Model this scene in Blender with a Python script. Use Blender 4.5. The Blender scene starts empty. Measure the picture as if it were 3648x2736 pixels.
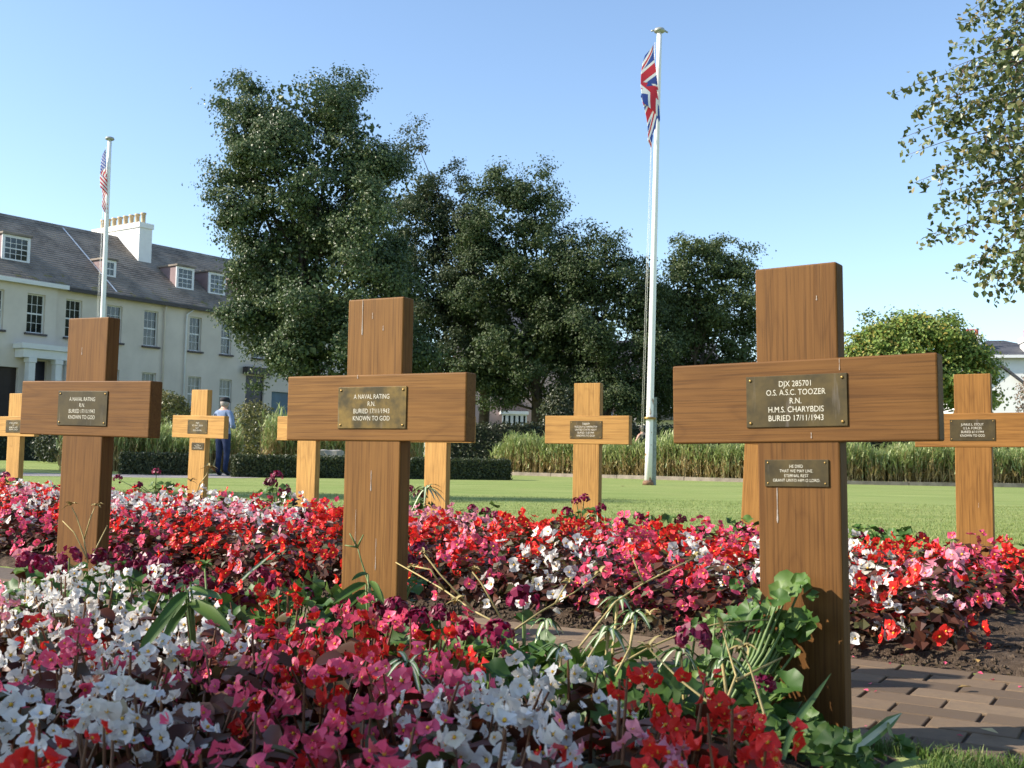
import bpy, bmesh, math, random
import numpy as np
from mathutils import Vector, Matrix, Quaternion

random.seed(7)
RNG = np.random.default_rng(11)
sc = bpy.context.scene
COL = sc.collection
rad = math.radians

# ------------------------------------------------------------------ camera
CAM = Vector((0.0, 0.0, 0.57))
FPX = 3914.77
RT = Vector((0.99981841, -0.00124583, 0.01901554))
FW = Vector((0.0, 0.99786067, 0.06537643))
UP = Vector((-0.01905631, -0.06536456, 0.99767947))
cd = bpy.data.cameras.new('camera')
cd.sensor_width = 36.0
cd.lens = FPX / 3648.0 * 36.0
cd.clip_start = 0.05
cd.clip_end = 3000
cd.dof.use_dof = True
cd.dof.focus_distance = 4.5
cd.dof.aperture_fstop = 14.0
cam = bpy.data.objects.new('camera', cd)
COL.objects.link(cam)
m = Matrix.Identity(4)
for i in range(3):
    m[i][0], m[i][1], m[i][2], m[i][3] = RT[i], UP[i], -FW[i], CAM[i]
cam.matrix_world = m
sc.camera = cam

# ------------------------------------------------------------------ sky and sun
SUN_EL = 33.0
world = bpy.data.worlds.new('World')
sc.world = world
world.use_nodes = True
wn = world.node_tree.nodes
wl = world.node_tree.links
wn.clear()
sky = wn.new('ShaderNodeTexSky')
sky.sky_type = 'NISHITA'
sky.sun_disc = False
sky.sun_elevation = rad(SUN_EL)
sky.sun_rotation = rad(-95.7)
sky.altitude = 20
sky.air_density = 1.0
sky.dust_density = 0.5
sky.ozone_density = 2.2
bg = wn.new('ShaderNodeBackground')
bg.inputs['Strength'].default_value = 0.15
wo = wn.new('ShaderNodeOutputWorld')
wl.new(sky.outputs[0], bg.inputs['Color'])
wl.new(bg.outputs[0], wo.inputs['Surface'])
sd = bpy.data.lights.new('sun', 'SUN')
sd.energy = 5.0
sd.angle = rad(0.5)
sd.color = (1.0, 0.91, 0.78)
sun = bpy.data.objects.new('sun', sd)
COL.objects.link(sun)
sdir = Vector((math.cos(rad(SUN_EL)), 0.10 * math.cos(rad(SUN_EL)), -math.sin(rad(SUN_EL))))
sun.rotation_euler = sdir.to_track_quat('-Z', 'Y').to_euler()
sc.view_settings.view_transform = 'Standard'
sc.view_settings.look = 'None'
sc.view_settings.exposure = 0.8
sc.view_settings.gamma = 1.0
sc.view_settings.use_curve_mapping = False
sc.cycles.max_bounces = 6
sc.cycles.transparent_max_bounces = 6

# ------------------------------------------------------------------ helpers
DS = 3648.0 / 2212.0
def at(xd, yd, Y):
    """world point on the line of sight through overview pixel (xd, yd), at world depth Y"""
    d = FW + RT * ((xd * DS - 1824) / FPX) - UP * ((yd * DS - 1368) / FPX)
    return CAM + d * (Y / d.y)
def pix(p):
    q = Vector(p) - CAM
    d = q.dot(FW)
    if d < 0.05:
        return (-9999, -9999)
    return ((1824 + FPX * q.dot(RT) / d) / DS, (1368 - FPX * q.dot(UP) / d) / DS)
ROW = rad(31.0)
def uv2w(u, v):
    """bed coordinates: u along the rows of crosses, v away across them"""
    return (u * math.cos(ROW) + v * math.sin(ROW), -u * math.sin(ROW) + v * math.cos(ROW))
def rnd(a, b):
    return random.uniform(a, b)

def link(o, parent=None):
    COL.objects.link(o)
    if parent is not None:
        o.parent = parent
    return o
def tag(o, label=None, cat=None, group=None, kind=None):
    if label: o['label'] = label
    if cat: o['category'] = cat
    if group: o['group'] = group
    if kind: o['kind'] = kind
    return o
def empty(name, loc=(0, 0, 0), rz=0.0, label=None, cat=None, group=None):
    o = bpy.data.objects.new(name, None)
    o.empty_display_size = 0.1
    o.location = loc
    o.rotation_euler = (0, 0, rz)
    link(o)
    return tag(o, label, cat, group)
def obj(name, me, parent=None, loc=None, M=None):
    o = bpy.data.objects.new(name, me)
    link(o, parent)
    if M is not None: o.matrix_basis = M
    elif loc is not None: o.location = loc
    return o

class MB:
    """mesh builder"""
    def __init__(s):
        s.v = []; s.f = []; s.m = []; s.sm = []
    def face(s, idx, mi=0, sm=False):
        s.f.append(tuple(idx)); s.m.append(mi); s.sm.append(sm)
    def box(s, x0, x1, y0, y1, z0, z1, mi=0):
        b = len(s.v)
        s.v += [(x0, y0, z0), (x1, y0, z0), (x1, y1, z0), (x0, y1, z0), (x0, y0, z1), (x1, y0, z1), (x1, y1, z1), (x0, y1, z1)]
        for q in ((0, 3, 2, 1), (4, 5, 6, 7), (0, 1, 5, 4), (1, 2, 6, 5), (2, 3, 7, 6), (3, 0, 4, 7)):
            s.face([b + i for i in q], mi)
        return s
    def quad(s, a, b, c, d, mi=0, sm=False):
        n = len(s.v); s.v += [tuple(a), tuple(b), tuple(c), tuple(d)]
        s.face((n, n + 1, n + 2, n + 3), mi, sm); return s
    def poly(s, pts, mi=0):
        n = len(s.v); s.v += [tuple(p) for p in pts]
        s.face(range(n, n + len(pts)), mi); return s
    def prism(s, pts, dvec, mi=0):
        """closed polygon pts swept by dvec"""
        n = len(s.v); k = len(pts); d = Vector(dvec)
        s.v += [tuple(p) for p in pts] + [tuple(Vector(p) + d) for p in pts]
        s.face(list(range(n, n + k))[::-1], mi); s.face(range(n + k, n + 2 * k), mi)
        for i in range(k):
            j = (i + 1) % k
            s.face((n + i, n + j, n + k + j, n + k + i), mi)
        return s
    def tube(s, pts, rads, seg=6, mi=0, cap=True, sm=True):
        pts = [Vector(p) for p in pts]
        n0 = len(s.v)
        t0 = (pts[1] - pts[0]).normalized()
        side = t0.cross(Vector((0, 0, 1)))
        if side.length < 1e-3: side = Vector((1, 0, 0))
        side.normalize()
        for i, p in enumerate(pts):
            a = pts[max(i - 1, 0)]; b = pts[min(i + 1, len(pts) - 1)]
            t = (b - a).normalized()
            side = (side - t * side.dot(t)).normalized()
            w = t.cross(side)
            for k in range(seg):
                an = 2 * math.pi * k / seg
                s.v.append(tuple(p + (side * math.cos(an) + w * math.sin(an)) * rads[i]))
        for i in range(len(pts) - 1):
            for k in range(seg):
                a = n0 + i * seg + k; b = n0 + i * seg + (k + 1) % seg
                s.face((a, b, b + seg, a + seg), mi, sm)
        if cap:
            s.face([n0 + k for k in range(seg)][::-1], mi)
            s.face([n0 + (len(pts) - 1) * seg + k for k in range(seg)], mi)
        return s
    def lathe(s, prof, seg=16, c=(0, 0, 0), mi=0, sm=True):
        """prof: list of (r, z)"""
        n0 = len(s.v)
        for r, z in prof:
            for k in range(seg):
                a = 2 * math.pi * k / seg
                s.v.append((c[0] + r * math.cos(a), c[1] + r * math.sin(a), c[2] + z))
        for i in range(len(prof) - 1):
            for k in range(seg):
                a = n0 + i * seg + k; b = n0 + i * seg + (k + 1) % seg
                s.face((a, b, b + seg, a + seg), mi, sm)
        s.face([n0 + k for k in range(seg)][::-1], mi)
        s.face([n0 + (len(prof) - 1) * seg + k for k in range(seg)], mi)
        return s
    def mesh(s, name, mats):
        me = bpy.data.meshes.new(name)
        me.from_pydata([tuple(q) for q in s.v], [], s.f)
        for mt in (mats if isinstance(mats, (list, tuple)) else [mats]):
            me.materials.append(mt)
        me.polygons.foreach_set('material_index', s.m)
        me.polygons.foreach_set('use_smooth', s.sm)
        me.update()
        return me
    def build(s, name, mats, parent=None, loc=None, M=None):
        return obj(name, s.mesh(name, mats), parent, loc, M)

def np_mesh(name, V, F, mats, midx=None, smooth=False):
    """V (n,3), F (m,k) all faces of k corners"""
    me = bpy.data.meshes.new(name)
    nv, (nf, k) = len(V), F.shape
    me.vertices.add(nv); me.loops.add(nf * k); me.polygons.add(nf)
    me.vertices.foreach_set('co', np.asarray(V, np.float32).ravel())
    me.loops.foreach_set('vertex_index', F.astype(np.int32).ravel())
    me.polygons.foreach_set('loop_start', np.arange(0, nf * k, k, dtype=np.int32))
    for mt in (mats if isinstance(mats, (list, tuple)) else [mats]):
        me.materials.append(mt)
    if midx is not None:
        me.polygons.foreach_set('material_index', midx.astype(np.int32))
    me.polygons.foreach_set('use_smooth', np.full(nf, smooth))
    me.update(calc_edges=True)
    return me

def bevel_box(x0, x1, y0, y1, z0, z1, b, name, mat):
    bm = bmesh.new()
    bmesh.ops.create_cube(bm, size=1)
    for v in bm.verts:
        v.co = Vector(((x0 + x1) / 2 + v.co.x * (x1 - x0), (y0 + y1) / 2 + v.co.y * (y1 - y0), (z0 + z1) / 2 + v.co.z * (z1 - z0)))
    bmesh.ops.bevel(bm, geom=list(bm.edges), offset=b, segments=2, profile=0.5, affect='EDGES')
    me = bpy.data.meshes.new(name)
    bm.to_mesh(me); bm.free()
    me.materials.append(mat)
    return me

def unit(a):
    return a / np.maximum(np.linalg.norm(a, axis=-1, keepdims=True), 1e-9)
def leaf_cloud(C, N, size, rng, wid=0.62, fold=0.25, T=None):
    """folded four-corner leaves: centres C, normals N, lengths size"""
    n = len(C)
    N = unit(N)
    R = rng.normal(size=(n, 3)) if T is None else T
    T = unit(R - (R * N).sum(1, keepdims=True) * N)
    B = np.cross(N, T)
    L = size[:, None]
    base = C - T * L * 0.5
    tip = C + T * L * 0.5 - N * L * fold * 0.5
    l = C - T * L * 0.08 + B * L * wid * 0.5 + N * L * fold * 0.5
    r = C - T * L * 0.08 - B * L * wid * 0.5 + N * L * fold * 0.5
    V = np.stack([base, r, tip, l], 1).reshape(-1, 3)
    F = np.arange(4 * n).reshape(n, 4)
    return V, F

# ------------------------------------------------------------------ materials
MATS = {}
def nodemat(name):
    mt = bpy.data.materials.new(name)
    mt.use_nodes = True
    nt = mt.node_tree
    for n in list(nt.nodes): nt.nodes.remove(n)
    out = nt.nodes.new('ShaderNodeOutputMaterial')
    MATS[name] = mt
    return mt, nt, out
def nd(nt, typ, **kw):
    n = nt.nodes.new(typ)
    for k, v in kw.items(): setattr(n, k, v)
    return n
def setin(n, **kw):
    for k, v in kw.items():
        n.inputs[k.replace('_', ' ')].default_value = v
    return n
def ramp(nt, fac, stops):
    r = nt.nodes.new('ShaderNodeValToRGB')
    el = r.color_ramp.elements
    while len(el) > 1: el.remove(el[0])
    el[0].position = stops[0][0]; el[0].color = (*stops[0][1], 1)
    for p, c in stops[1:]:
        e = el.new(p); e.color = (*c, 1)
    nt.links.new(fac, r.inputs['Fac'])
    return r.outputs['Color']
def mixc(nt, fac, a, b, typ='MIX'):
    x = nd(nt, 'ShaderNodeMix', data_type='RGBA', blend_type=typ)
    for s, val in ((0, fac), (6, a), (7, b)):
        if hasattr(val, 'is_linked') or hasattr(val, 'links'): nt.links.new(val, x.inputs[s])
        elif isinstance(val, (int, float)): x.inputs[s].default_value = val
        else: x.inputs[s].default_value = (*val, 1)
    return x.outputs[2]
def noise(nt, scale, detail=3.0, rough=0.55, coord=None, vec=None, dist=0.0):
    n = nd(nt, 'ShaderNodeTexNoise')
    setin(n, Scale=scale, Detail=detail, Roughness=rough, Distortion=dist)
    if coord is not None or vec is not None:
        nt.links.new(vec if vec is not None else coord, n.inputs['Vector'])
    return n.outputs['Fac']
def objco(nt, scale=(1, 1, 1), rnd_off=False):
    tc = nd(nt, 'ShaderNodeTexCoord')
    mp = nd(nt, 'ShaderNodeMapping')
    mp.inputs['Scale'].default_value = scale
    nt.links.new(tc.outputs['Object'], mp.inputs['Vector'])
    if rnd_off:
        oi = nd(nt, 'ShaderNodeObjectInfo')
        mu = nd(nt, 'ShaderNodeMath', operation='MULTIPLY'); mu.inputs[1].default_value = 37.0
        nt.links.new(oi.outputs['Random'], mu.inputs[0])
        cb = nd(nt, 'ShaderNodeCombineXYZ')
        for i in range(3): nt.links.new(mu.outputs[0], cb.inputs[i])
        nt.links.new(cb.outputs[0], mp.inputs['Location'])
    return mp.outputs['Vector']
def bsdf(nt, out, color=None, rough=0.6, metal=0.0, spec=0.5, bump=None, bstr=0.2, bdist=0.01):
    b = nd(nt, 'ShaderNodeBsdfPrincipled')
    setin(b, Roughness=rough, Metallic=metal)
    b.inputs['Specular IOR Level'].default_value = spec
    if color is not None:
        if isinstance(color, tuple): b.inputs['Base Color'].default_value = (*color, 1)
        else: nt.links.new(color, b.inputs['Base Color'])
    if bump is not None:
        bp = nd(nt, 'ShaderNodeBump')
        bp.inputs['Strength'].default_value = bstr
        bp.inputs['Distance'].default_value = bdist
        nt.links.new(bump, bp.inputs['Height'])
        nt.links.new(bp.outputs[0], b.inputs['Normal'])
    nt.links.new(b.outputs[0], out.inputs['Surface'])
    return b
def simple(name, color, rough=0.6, metal=0.0, var=0.12, nscale=8.0, spec=0.5, bstr=0.0, bscale=60.0):
    mt, nt, out = nodemat(name)
    co = objco(nt)
    f = noise(nt, nscale, 4, 0.6, coord=co)
    c = ramp(nt, f, [(0.3, tuple(x * (1 - var) for x in color)), (0.7, tuple(min(1, x * (1 + var)) for x in color))])
    bp = noise(nt, bscale, 3, 0.6, coord=co) if bstr else None
    bsdf(nt, out, c, rough, metal, spec, bp, bstr, 0.01)
    return mt
def leafy(name, stops, rough=0.42, trans=0.25, spec=0.5, island=True, tint=None):
    """leaf material: colour differs from leaf to leaf"""
    mt, nt, out = nodemat(name)
    if island:
        g = nd(nt, 'ShaderNodeNewGeometry'); f = g.outputs['Random Per Island']
    else:
        g = nd(nt, 'ShaderNodeObjectInfo'); f = g.outputs['Random']
    c = ramp(nt, f, stops)
    b = bsdf(nt, out, c, rough, 0, spec)
    if trans:
        tr = nd(nt, 'ShaderNodeBsdfTranslucent')
        if tint: c2 = mixc(nt, 1.0, c, tint, 'MULTIPLY')
        else: c2 = c
        nt.links.new(c2, tr.inputs['Color'])
        mx = nd(nt, 'ShaderNodeMixShader'); mx.inputs[0].default_value = trans
        nt.links.new(b.outputs[0], mx.inputs[1]); nt.links.new(tr.outputs[0], mx.inputs[2])
        nt.links.new(mx.outputs[0], out.inputs['Surface'])
    return mt
def sc3(c, k): return tuple(min(1, x * k) for x in c)

def wood(name, axis, light, dark, pore):
    mt, nt, out = nodemat(name)
    along = 0.55
    s = [1, 1, 1]; s['xyz'.index(axis)] = along * 0.035
    co = objco(nt, tuple(s), True)
    co2 = objco(nt, (1, 1, 1), True)
    wob = noise(nt, 6, 2, 0.5, coord=co2)
    # fine streaks along the grain
    f1 = noise(nt, 120, 4, 0.62, coord=co, dist=0.25)
    f2 = noise(nt, 230, 2, 0.55, coord=co)
    # broad figure, cathedral-like bands
    s3 = [1, 1, 1]; s3['xyz'.index(axis)] = 0.16
    co3 = objco(nt, tuple(s3), True)
    wv = nd(nt, 'ShaderNodeTexNoise'); setin(wv, Scale=9.0, Detail=1.5, Distortion=0.7); nt.links.new(co3, wv.inputs['Vector'])
    mul = nd(nt, 'ShaderNodeMath', operation='MULTIPLY'); mul.inputs[1].default_value = 16.0
    nt.links.new(wv.outputs['Fac'], mul.inputs[0])
    fr = nd(nt, 'ShaderNodeMath', operation='PINGPONG'); fr.inputs[1].default_value = 1.0
    nt.links.new(mul.outputs[0], fr.inputs[0])
    base = ramp(nt, f1, [(0.34, dark), (0.60, light)])
    fig = mixc(nt, 0.28, base, ramp(nt, fr.outputs[0], [(0.0, sc3(dark, 0.8)), (0.35, light), (1.0, sc3(light, 1.08))]), 'MIX')
    por = ramp(nt, f2, [(0.36, (1, 1, 1)), (0.47, (0, 0, 0))])
    porf = nd(nt, 'ShaderNodeMath', operation='MULTIPLY'); porf.inputs[1].default_value = 0.42
    nt.links.new(por, porf.inputs[0])
    c = mixc(nt, porf.outputs[0], fig, pore)
    weather = noise(nt, 5, 3, 0.6, coord=co2)
    c = mixc(nt, ramp(nt, weather, [(0.45, (0, 0, 0)), (0.8, (0.35, 0.35, 0.35))]), c, sc3(dark, 0.75))
    oi = nd(nt, 'ShaderNodeObjectInfo')
    c = mixc(nt, 1.0, c, oi.outputs['Color'], 'MULTIPLY')
    bsdf(nt, out, c, 0.62, 0, 0.22, f1, 0.15, 0.003)
    return mt
WL, WD, WP = (0.290, 0.148, 0.040), (0.200, 0.094, 0.023), (0.070, 0.030, 0.008)
M_POST = wood('oak_post', 'z', WL, WD, WP)
M_BAR = wood('oak_bar', 'x', WL, WD, WP)

def brass():
    mt, nt, out = nodemat('plaque_brass')
    co = objco(nt, (1, 1, 1), True)
    f = noise(nt, 18, 4, 0.6, coord=co)
    st = noise(nt, 60, 3, 0.6, coord=objco(nt, (1, 1, 0.12), True))
    oi = nd(nt, 'ShaderNodeObjectInfo')
    dull = ramp(nt, f, [(0.3, (0.04, 0.03, 0.013)), (0.7, (0.085, 0.062, 0.024))])
    bright = ramp(nt, f, [(0.40, (0.065, 0.05, 0.018)), (0.66, (0.34, 0.21, 0.04))])
    sep = nd(nt, 'ShaderNodeSeparateColor'); nt.links.new(oi.outputs['Color'], sep.inputs[0])
    c = mixc(nt, sep.outputs[0], dull, bright)
    c = mixc(nt, ramp(nt, st, [(0.62, (0, 0, 0)), (0.74, (0.35, 0.35, 0.35))]), c, (0.22, 0.19, 0.17))
    bsdf(nt, out, c, 0.5, 0.15, 0.3, f, 0.05, 0.002)
    return mt
M_BRASS = brass()
M_LETTER = simple('letter_paint', (0.72, 0.68, 0.56), 0.6, 0, 0.06)
M_SCREW = simple('brass_screw', (0.32, 0.2, 0.06), 0.35, 0.7)
M_DROP = simple('bird_lime', (0.36, 0.30, 0.25), 0.8, 0, 0.25, 90)

def petal(name, color, var=0.25, trans=0.28):
    mt, nt, out = nodemat(name)
    oi = nd(nt, 'ShaderNodeObjectInfo')
    co = objco(nt)
    f = noise(nt, 70, 2, 0.5, coord=co)
    lo = sc3(color, 1 - var); hi = sc3(color, 1 + var * 0.5)
    c = ramp(nt, oi.outputs['Random'], [(0, (color[0] * .55, color[1] * .45 + .03, color[2] * .3 + .01)), (0.05, lo), (0.25, color), (1, hi)])
    c = mixc(nt, ramp(nt, f, [(0.35, (0, 0, 0)), (0.7, (0.18, 0.18, 0.18))]), c, sc3(color, 0.75))
    b = bsdf(nt, out, c, 0.42, 0, 0.35)
    tr = nd(nt, 'ShaderNodeBsdfTranslucent'); nt.links.new(c, tr.inputs['Color'])
    mx = nd(nt, 'ShaderNodeMixShader'); mx.inputs[0].default_value = trans
    nt.links.new(b.outputs[0], mx.inputs[1]); nt.links.new(tr.outputs[0], mx.inputs[2])
    nt.links.new(mx.outputs[0], out.inputs['Surface'])
    return mt
PET = {'W': petal('petal_white', (0.82, 0.80, 0.76), 0.06), 'P': petal('petal_rose', (0.84, 0.115, 0.225)),
       'L': petal('petal_pale_pink', (0.82, 0.33, 0.42), 0.2), 'R': petal('petal_scarlet', (0.74, 0.030, 0.024)),
       'G': petal('petal_crimson', (0.20, 0.006, 0.045), 0.4, 0.15)}
M_STAMEN = simple('stamen_yellow', (0.75, 0.42, 0.03), 0.7, 0, 0.2, 200)
M_BRONZE = leafy('begonia_bronze_leaf', [(0, (0.06, 0.018, 0.010)), (0.45, (0.125, 0.036, 0.018)), (0.8, (0.085, 0.06, 0.022)), (1, (0.07, 0.09, 0.03))], 0.45, 0.15, 0.3, False)
M_BRONZE_I = leafy('begonia_bronze_foliage', [(0, (0.05, 0.016, 0.010)), (0.5, (0.10, 0.034, 0.018)), (0.8, (0.09, 0.06, 0.024)), (1, (0.07, 0.085, 0.03))], 0.45, 0.15, 0.3, True)
M_STEMRED = simple('begonia_stem', (0.16, 0.07, 0.03), 0.5, 0, 0.3, 40)
M_GERLEAF = leafy('geranium_leaf', [(0, (0.045, 0.105, 0.018)), (0.5, (0.075, 0.155, 0.025)), (1, (0.125, 0.20, 0.04))], 0.5, 0.22, 0.4, False)
M_GERLEAF_I = leafy('geranium_leaf_island', [(0, (0.045, 0.105, 0.018)), (0.5, (0.075, 0.155, 0.025)), (1, (0.125, 0.20, 0.04))], 0.5, 0.22, 0.4, True)
M_STEMGREEN = simple('green_stem', (0.12, 0.19, 0.05), 0.55, 0, 0.25, 30)
M_STRAW = simple('dry_stem', (0.42, 0.33, 0.13), 0.6, 0, 0.25, 30)
M_SPIDER = simple('spider_leaf_green', (0.12, 0.20, 0.06), 0.5, 0, 0.25, 20)
M_SPIDERW = simple('spider_leaf_cream', (0.58, 0.60, 0.42), 0.5, 0, 0.1, 20)

def soil():
    mt, nt, out = nodemat('bed_soil')
    co = objco(nt)
    f = noise(nt, 40, 6, 0.7, coord=co); g = noise(nt, 220, 3, 0.6, coord=co)
    c = ramp(nt, f, [(0.3, (0.035, 0.024, 0.016)), (0.55, (0.10, 0.07, 0.048)), (0.75, (0.20, 0.15, 0.105))])
    bsdf(nt, out, c, 0.95, 0, 0.2, g, 0.8, 0.012)
    return mt
M_SOIL = soil()

def lawn():
    mt, nt, out = nodemat('mown_lawn')
    co = objco(nt)
    big = noise(nt, 0.25, 3, 0.5, coord=co)
    mid = noise(nt, 1.0, 5, 0.65, coord=objco(nt, (0.35, 3.6, 1)))
    fine = noise(nt, 26, 5, 0.75, coord=co)
    fine2 = noise(nt, 120, 3, 0.7, coord=co)
    c = ramp(nt, mid, [(0.34, (0.16, 0.215, 0.055)), (0.5, (0.225, 0.285, 0.085)), (0.66, (0.33, 0.365, 0.14))])
    c = mixc(nt, ramp(nt, big, [(0.4, (0, 0, 0)), (0.65, (0.5, 0.5, 0.5))]), c, (0.29, 0.32, 0.115))
    wear = noise(nt, 2.2, 5, 0.7, coord=objco(nt, (0.6, 1.6, 1)))
    c = mixc(nt, ramp(nt, wear, [(0.52, (0, 0, 0)), (0.72, (0.55, 0.55, 0.55))]), c, (0.33, 0.30, 0.13))
    c = mixc(nt, 0.8, c, mixc(nt, 1.0, c, ramp(nt, fine, [(0.3, (0.68, 0.74, 0.6)), (0.7, (1.28, 1.28, 1.25))]), 'MULTIPLY'))
    bsdf(nt, out, c, 0.9, 0, 0.15, fine2, 0.6, 0.02)
    return mt
M_LAWN = lawn()
def brick():
    mt, nt, out = nodemat('paving_brick')
    co = objco(nt)
    oi = nd(nt, 'ShaderNodeObjectInfo')
    base = ramp(nt, oi.outputs['Random'], [(0, (0.105, 0.075, 0.050)), (0.5, (0.185, 0.128, 0.080)), (1, (0.25, 0.18, 0.115))])
    f = noise(nt, 30, 5, 0.7, coord=co); g = noise(nt, 300, 3, 0.7, coord=co)
    c = mixc(nt, ramp(nt, f, [(0.35, (0, 0, 0)), (0.75, (0.55, 0.55, 0.55))]), base, (0.12, 0.09, 0.072))
    bsdf(nt, out, c, 0.9, 0, 0.2, g, 0.5, 0.004)
    return mt
M_BRICK = brick()
M_SAND = simple('joint_sand', (0.10, 0.075, 0.055), 0.95, 0, 0.3, 60)
M_PAVE = simple('grey_paving', (0.30, 0.27, 0.25), 0.9, 0, 0.18, 2.5, 0.2, 0.3, 90)
M_KERB = simple('kerb_timber', (0.27, 0.225, 0.18), 0.9, 0, 0.3, 5, 0.2, 0.4, 60)
M_STONE = simple('memorial_stone', (0.34, 0.31, 0.27), 0.9, 0, 0.25, 9, 0.2, 0.5, 40)

# ------------------------------------------------------------------ ground, beds, paths
g = MB()
g.quad((-900, -60, 0), (900, -60, 0), (900, 1500, 0), (-900, 1500, 0))
tag(g.build('lawn', M_LAWN), kind='structure')

def soil_h(u, v):
    if v < 2.6:   # near bed
        e = min(1, max(0, (2.27 - v) / 0.25))
        return 0.012 + 0.045 * e
    e = min(1, max(0, (v - 3.24) / 0.55)); e2 = min(1, max(0, (6.1 - v) / 0.2))
    return 0.012 + (0.055 + 0.010 * max(0, -u - 1)) * e * min(1, e2 + 0.2)
def soil_sheet(name, u0, u1, v0, v1, nu, nv):
    b = MB()
    for j in range(nv + 1):
        for i in range(nu + 1):
            u = u0 + (u1 - u0) * i / nu; v = v0 + (v1 - v0) * j / nv
            edge = min(1, min(u - u0, u1 - u, v - v0, v1 - v) / 0.12)
            x, y = uv2w(u, v)
            z = -0.01 + (soil_h(u, v) + 0.012) * max(0, edge) + RNG.normal() * 0.006 * (edge > 0.05)
            b.v.append((x, y, z))
    for j in range(nv):
        for i in range(nu):
            a = j * (nu + 1) + i
            b.face((a, a + 1, a + nu + 2, a + nu + 1), 0, True)
    o = b.build(name, M_SOIL)
    return tag(o, kind='structure')
soil_sheet('near_flower_bed', -6.0, -0.42, 0.2, 2.285, 120, 46)
soil_sheet('far_flower_bed', -11.0, 1.6, 3.245, 6.1, 230, 60)

pth = MB()
a, b_, c_, d_ = uv2w(-6.5, 2.30), uv2w(2.2, 2.30), uv2w(2.2, 3.235), uv2w(-6.5, 3.235)
pth.quad((*a, 0.004), (*b_, 0.004), (*c_, 0.004), (*d_, 0.004))
path = tag(pth.build('brick_path', M_SAND), kind='structure')
bme = bevel_box(-0.0895, 0.0895, -0.0497, 0.0497, -0.02, 0.0, 0.0028, 'paving_brick', M_BRICK)
bmh = bevel_box(-0.051, 0.051, -0.0485, 0.0485, -0.02, 0.0, 0.005, 'paving_brick_short', M_BRICK)
nb = 0
for k in range(9):
    v = 2.352 + k * 0.1035
    for i in range(-24, 11):
        u = i * 0.186 + (0.093 if k % 2 else 0.0)
        x, y = uv2w(u, v)
        px, py = pix((x, y, 0))
        if not (-60 < px < 2290 and py < 1760): continue
        if u < -4.2: continue
        M = Matrix.Translation((x + rnd(-.0015, .0015), y, 0.012 + rnd(-.0012, .0012))) @ Matrix.Rotation(-ROW + rnd(-.01, .01), 4, 'Z') @ Matrix.Rotation(rnd(-.008, .008), 4, 'X')
        obj('brick', bme, path, M=M); nb += 1

# grass blades beside the brick path, near the camera
def blades(P, h, w, lean, rng, az=None):
    n = len(P)
    az = rng.uniform(0, 2 * np.pi, n) if az is None else az
    d = np.stack([np.cos(az), np.sin(az), np.zeros(n)], 1)
    s = np.stack([-np.sin(az), np.cos(az), np.zeros(n)], 1) * w[:, None] * 0.5
    upv = np.array([0, 0, 1.0])
    m1 = P + upv * (h * 0.55)[:, None] + d * (lean * h * 0.25)[:, None]
    tp = P + upv * (h * (1 - 0.25 * lean))[:, None] + d * (lean * h)[:, None]
    V = np.stack([P - s, P + s, m1 - s * 0.8, m1 + s * 0.8, tp - s * .12, tp + s * .12], 1).reshape(-1, 3)
    i = np.arange(n)[:, None] * 6
    F = np.concatenate([i + [0, 1, 3, 2], i + [2, 3, 5, 4]], 0)
    return V, F
M_GRASS = leafy('grass_blade', [(0, (0.07, 0.13, 0.022)), (0.6, (0.12, 0.20, 0.04)), (1, (0.22, 0.25, 0.09))], 0.6, 0.25, 0.3)
n = 26000
uu = RNG.uniform(-0.52, 1.6, n); vv = 2.315 - np.abs(RNG.normal(0, 0.42, n))
keep = (vv > 0.9)
uu, vv = uu[keep], vv[keep]
keep = ~((uu < -0.40) & (vv < 2.26))
uu, vv = uu[keep], vv[keep]
P = np.stack([uu * math.cos(ROW) + vv * math.sin(ROW), -uu * math.sin(ROW) + vv * math.cos(ROW), np.zeros(len(uu))], 1)
V, F = blades(P, RNG.uniform(.018, .042, len(P)), RNG.uniform(.002, .004, len(P)), RNG.uniform(.2, .9, len(P)), RNG)
tag(obj('grass_verge', np_mesh('grass_verge', V, F, M_GRASS)), 'short green grass beside the brick path at lower right', 'grass', kind='stuff')

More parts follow.
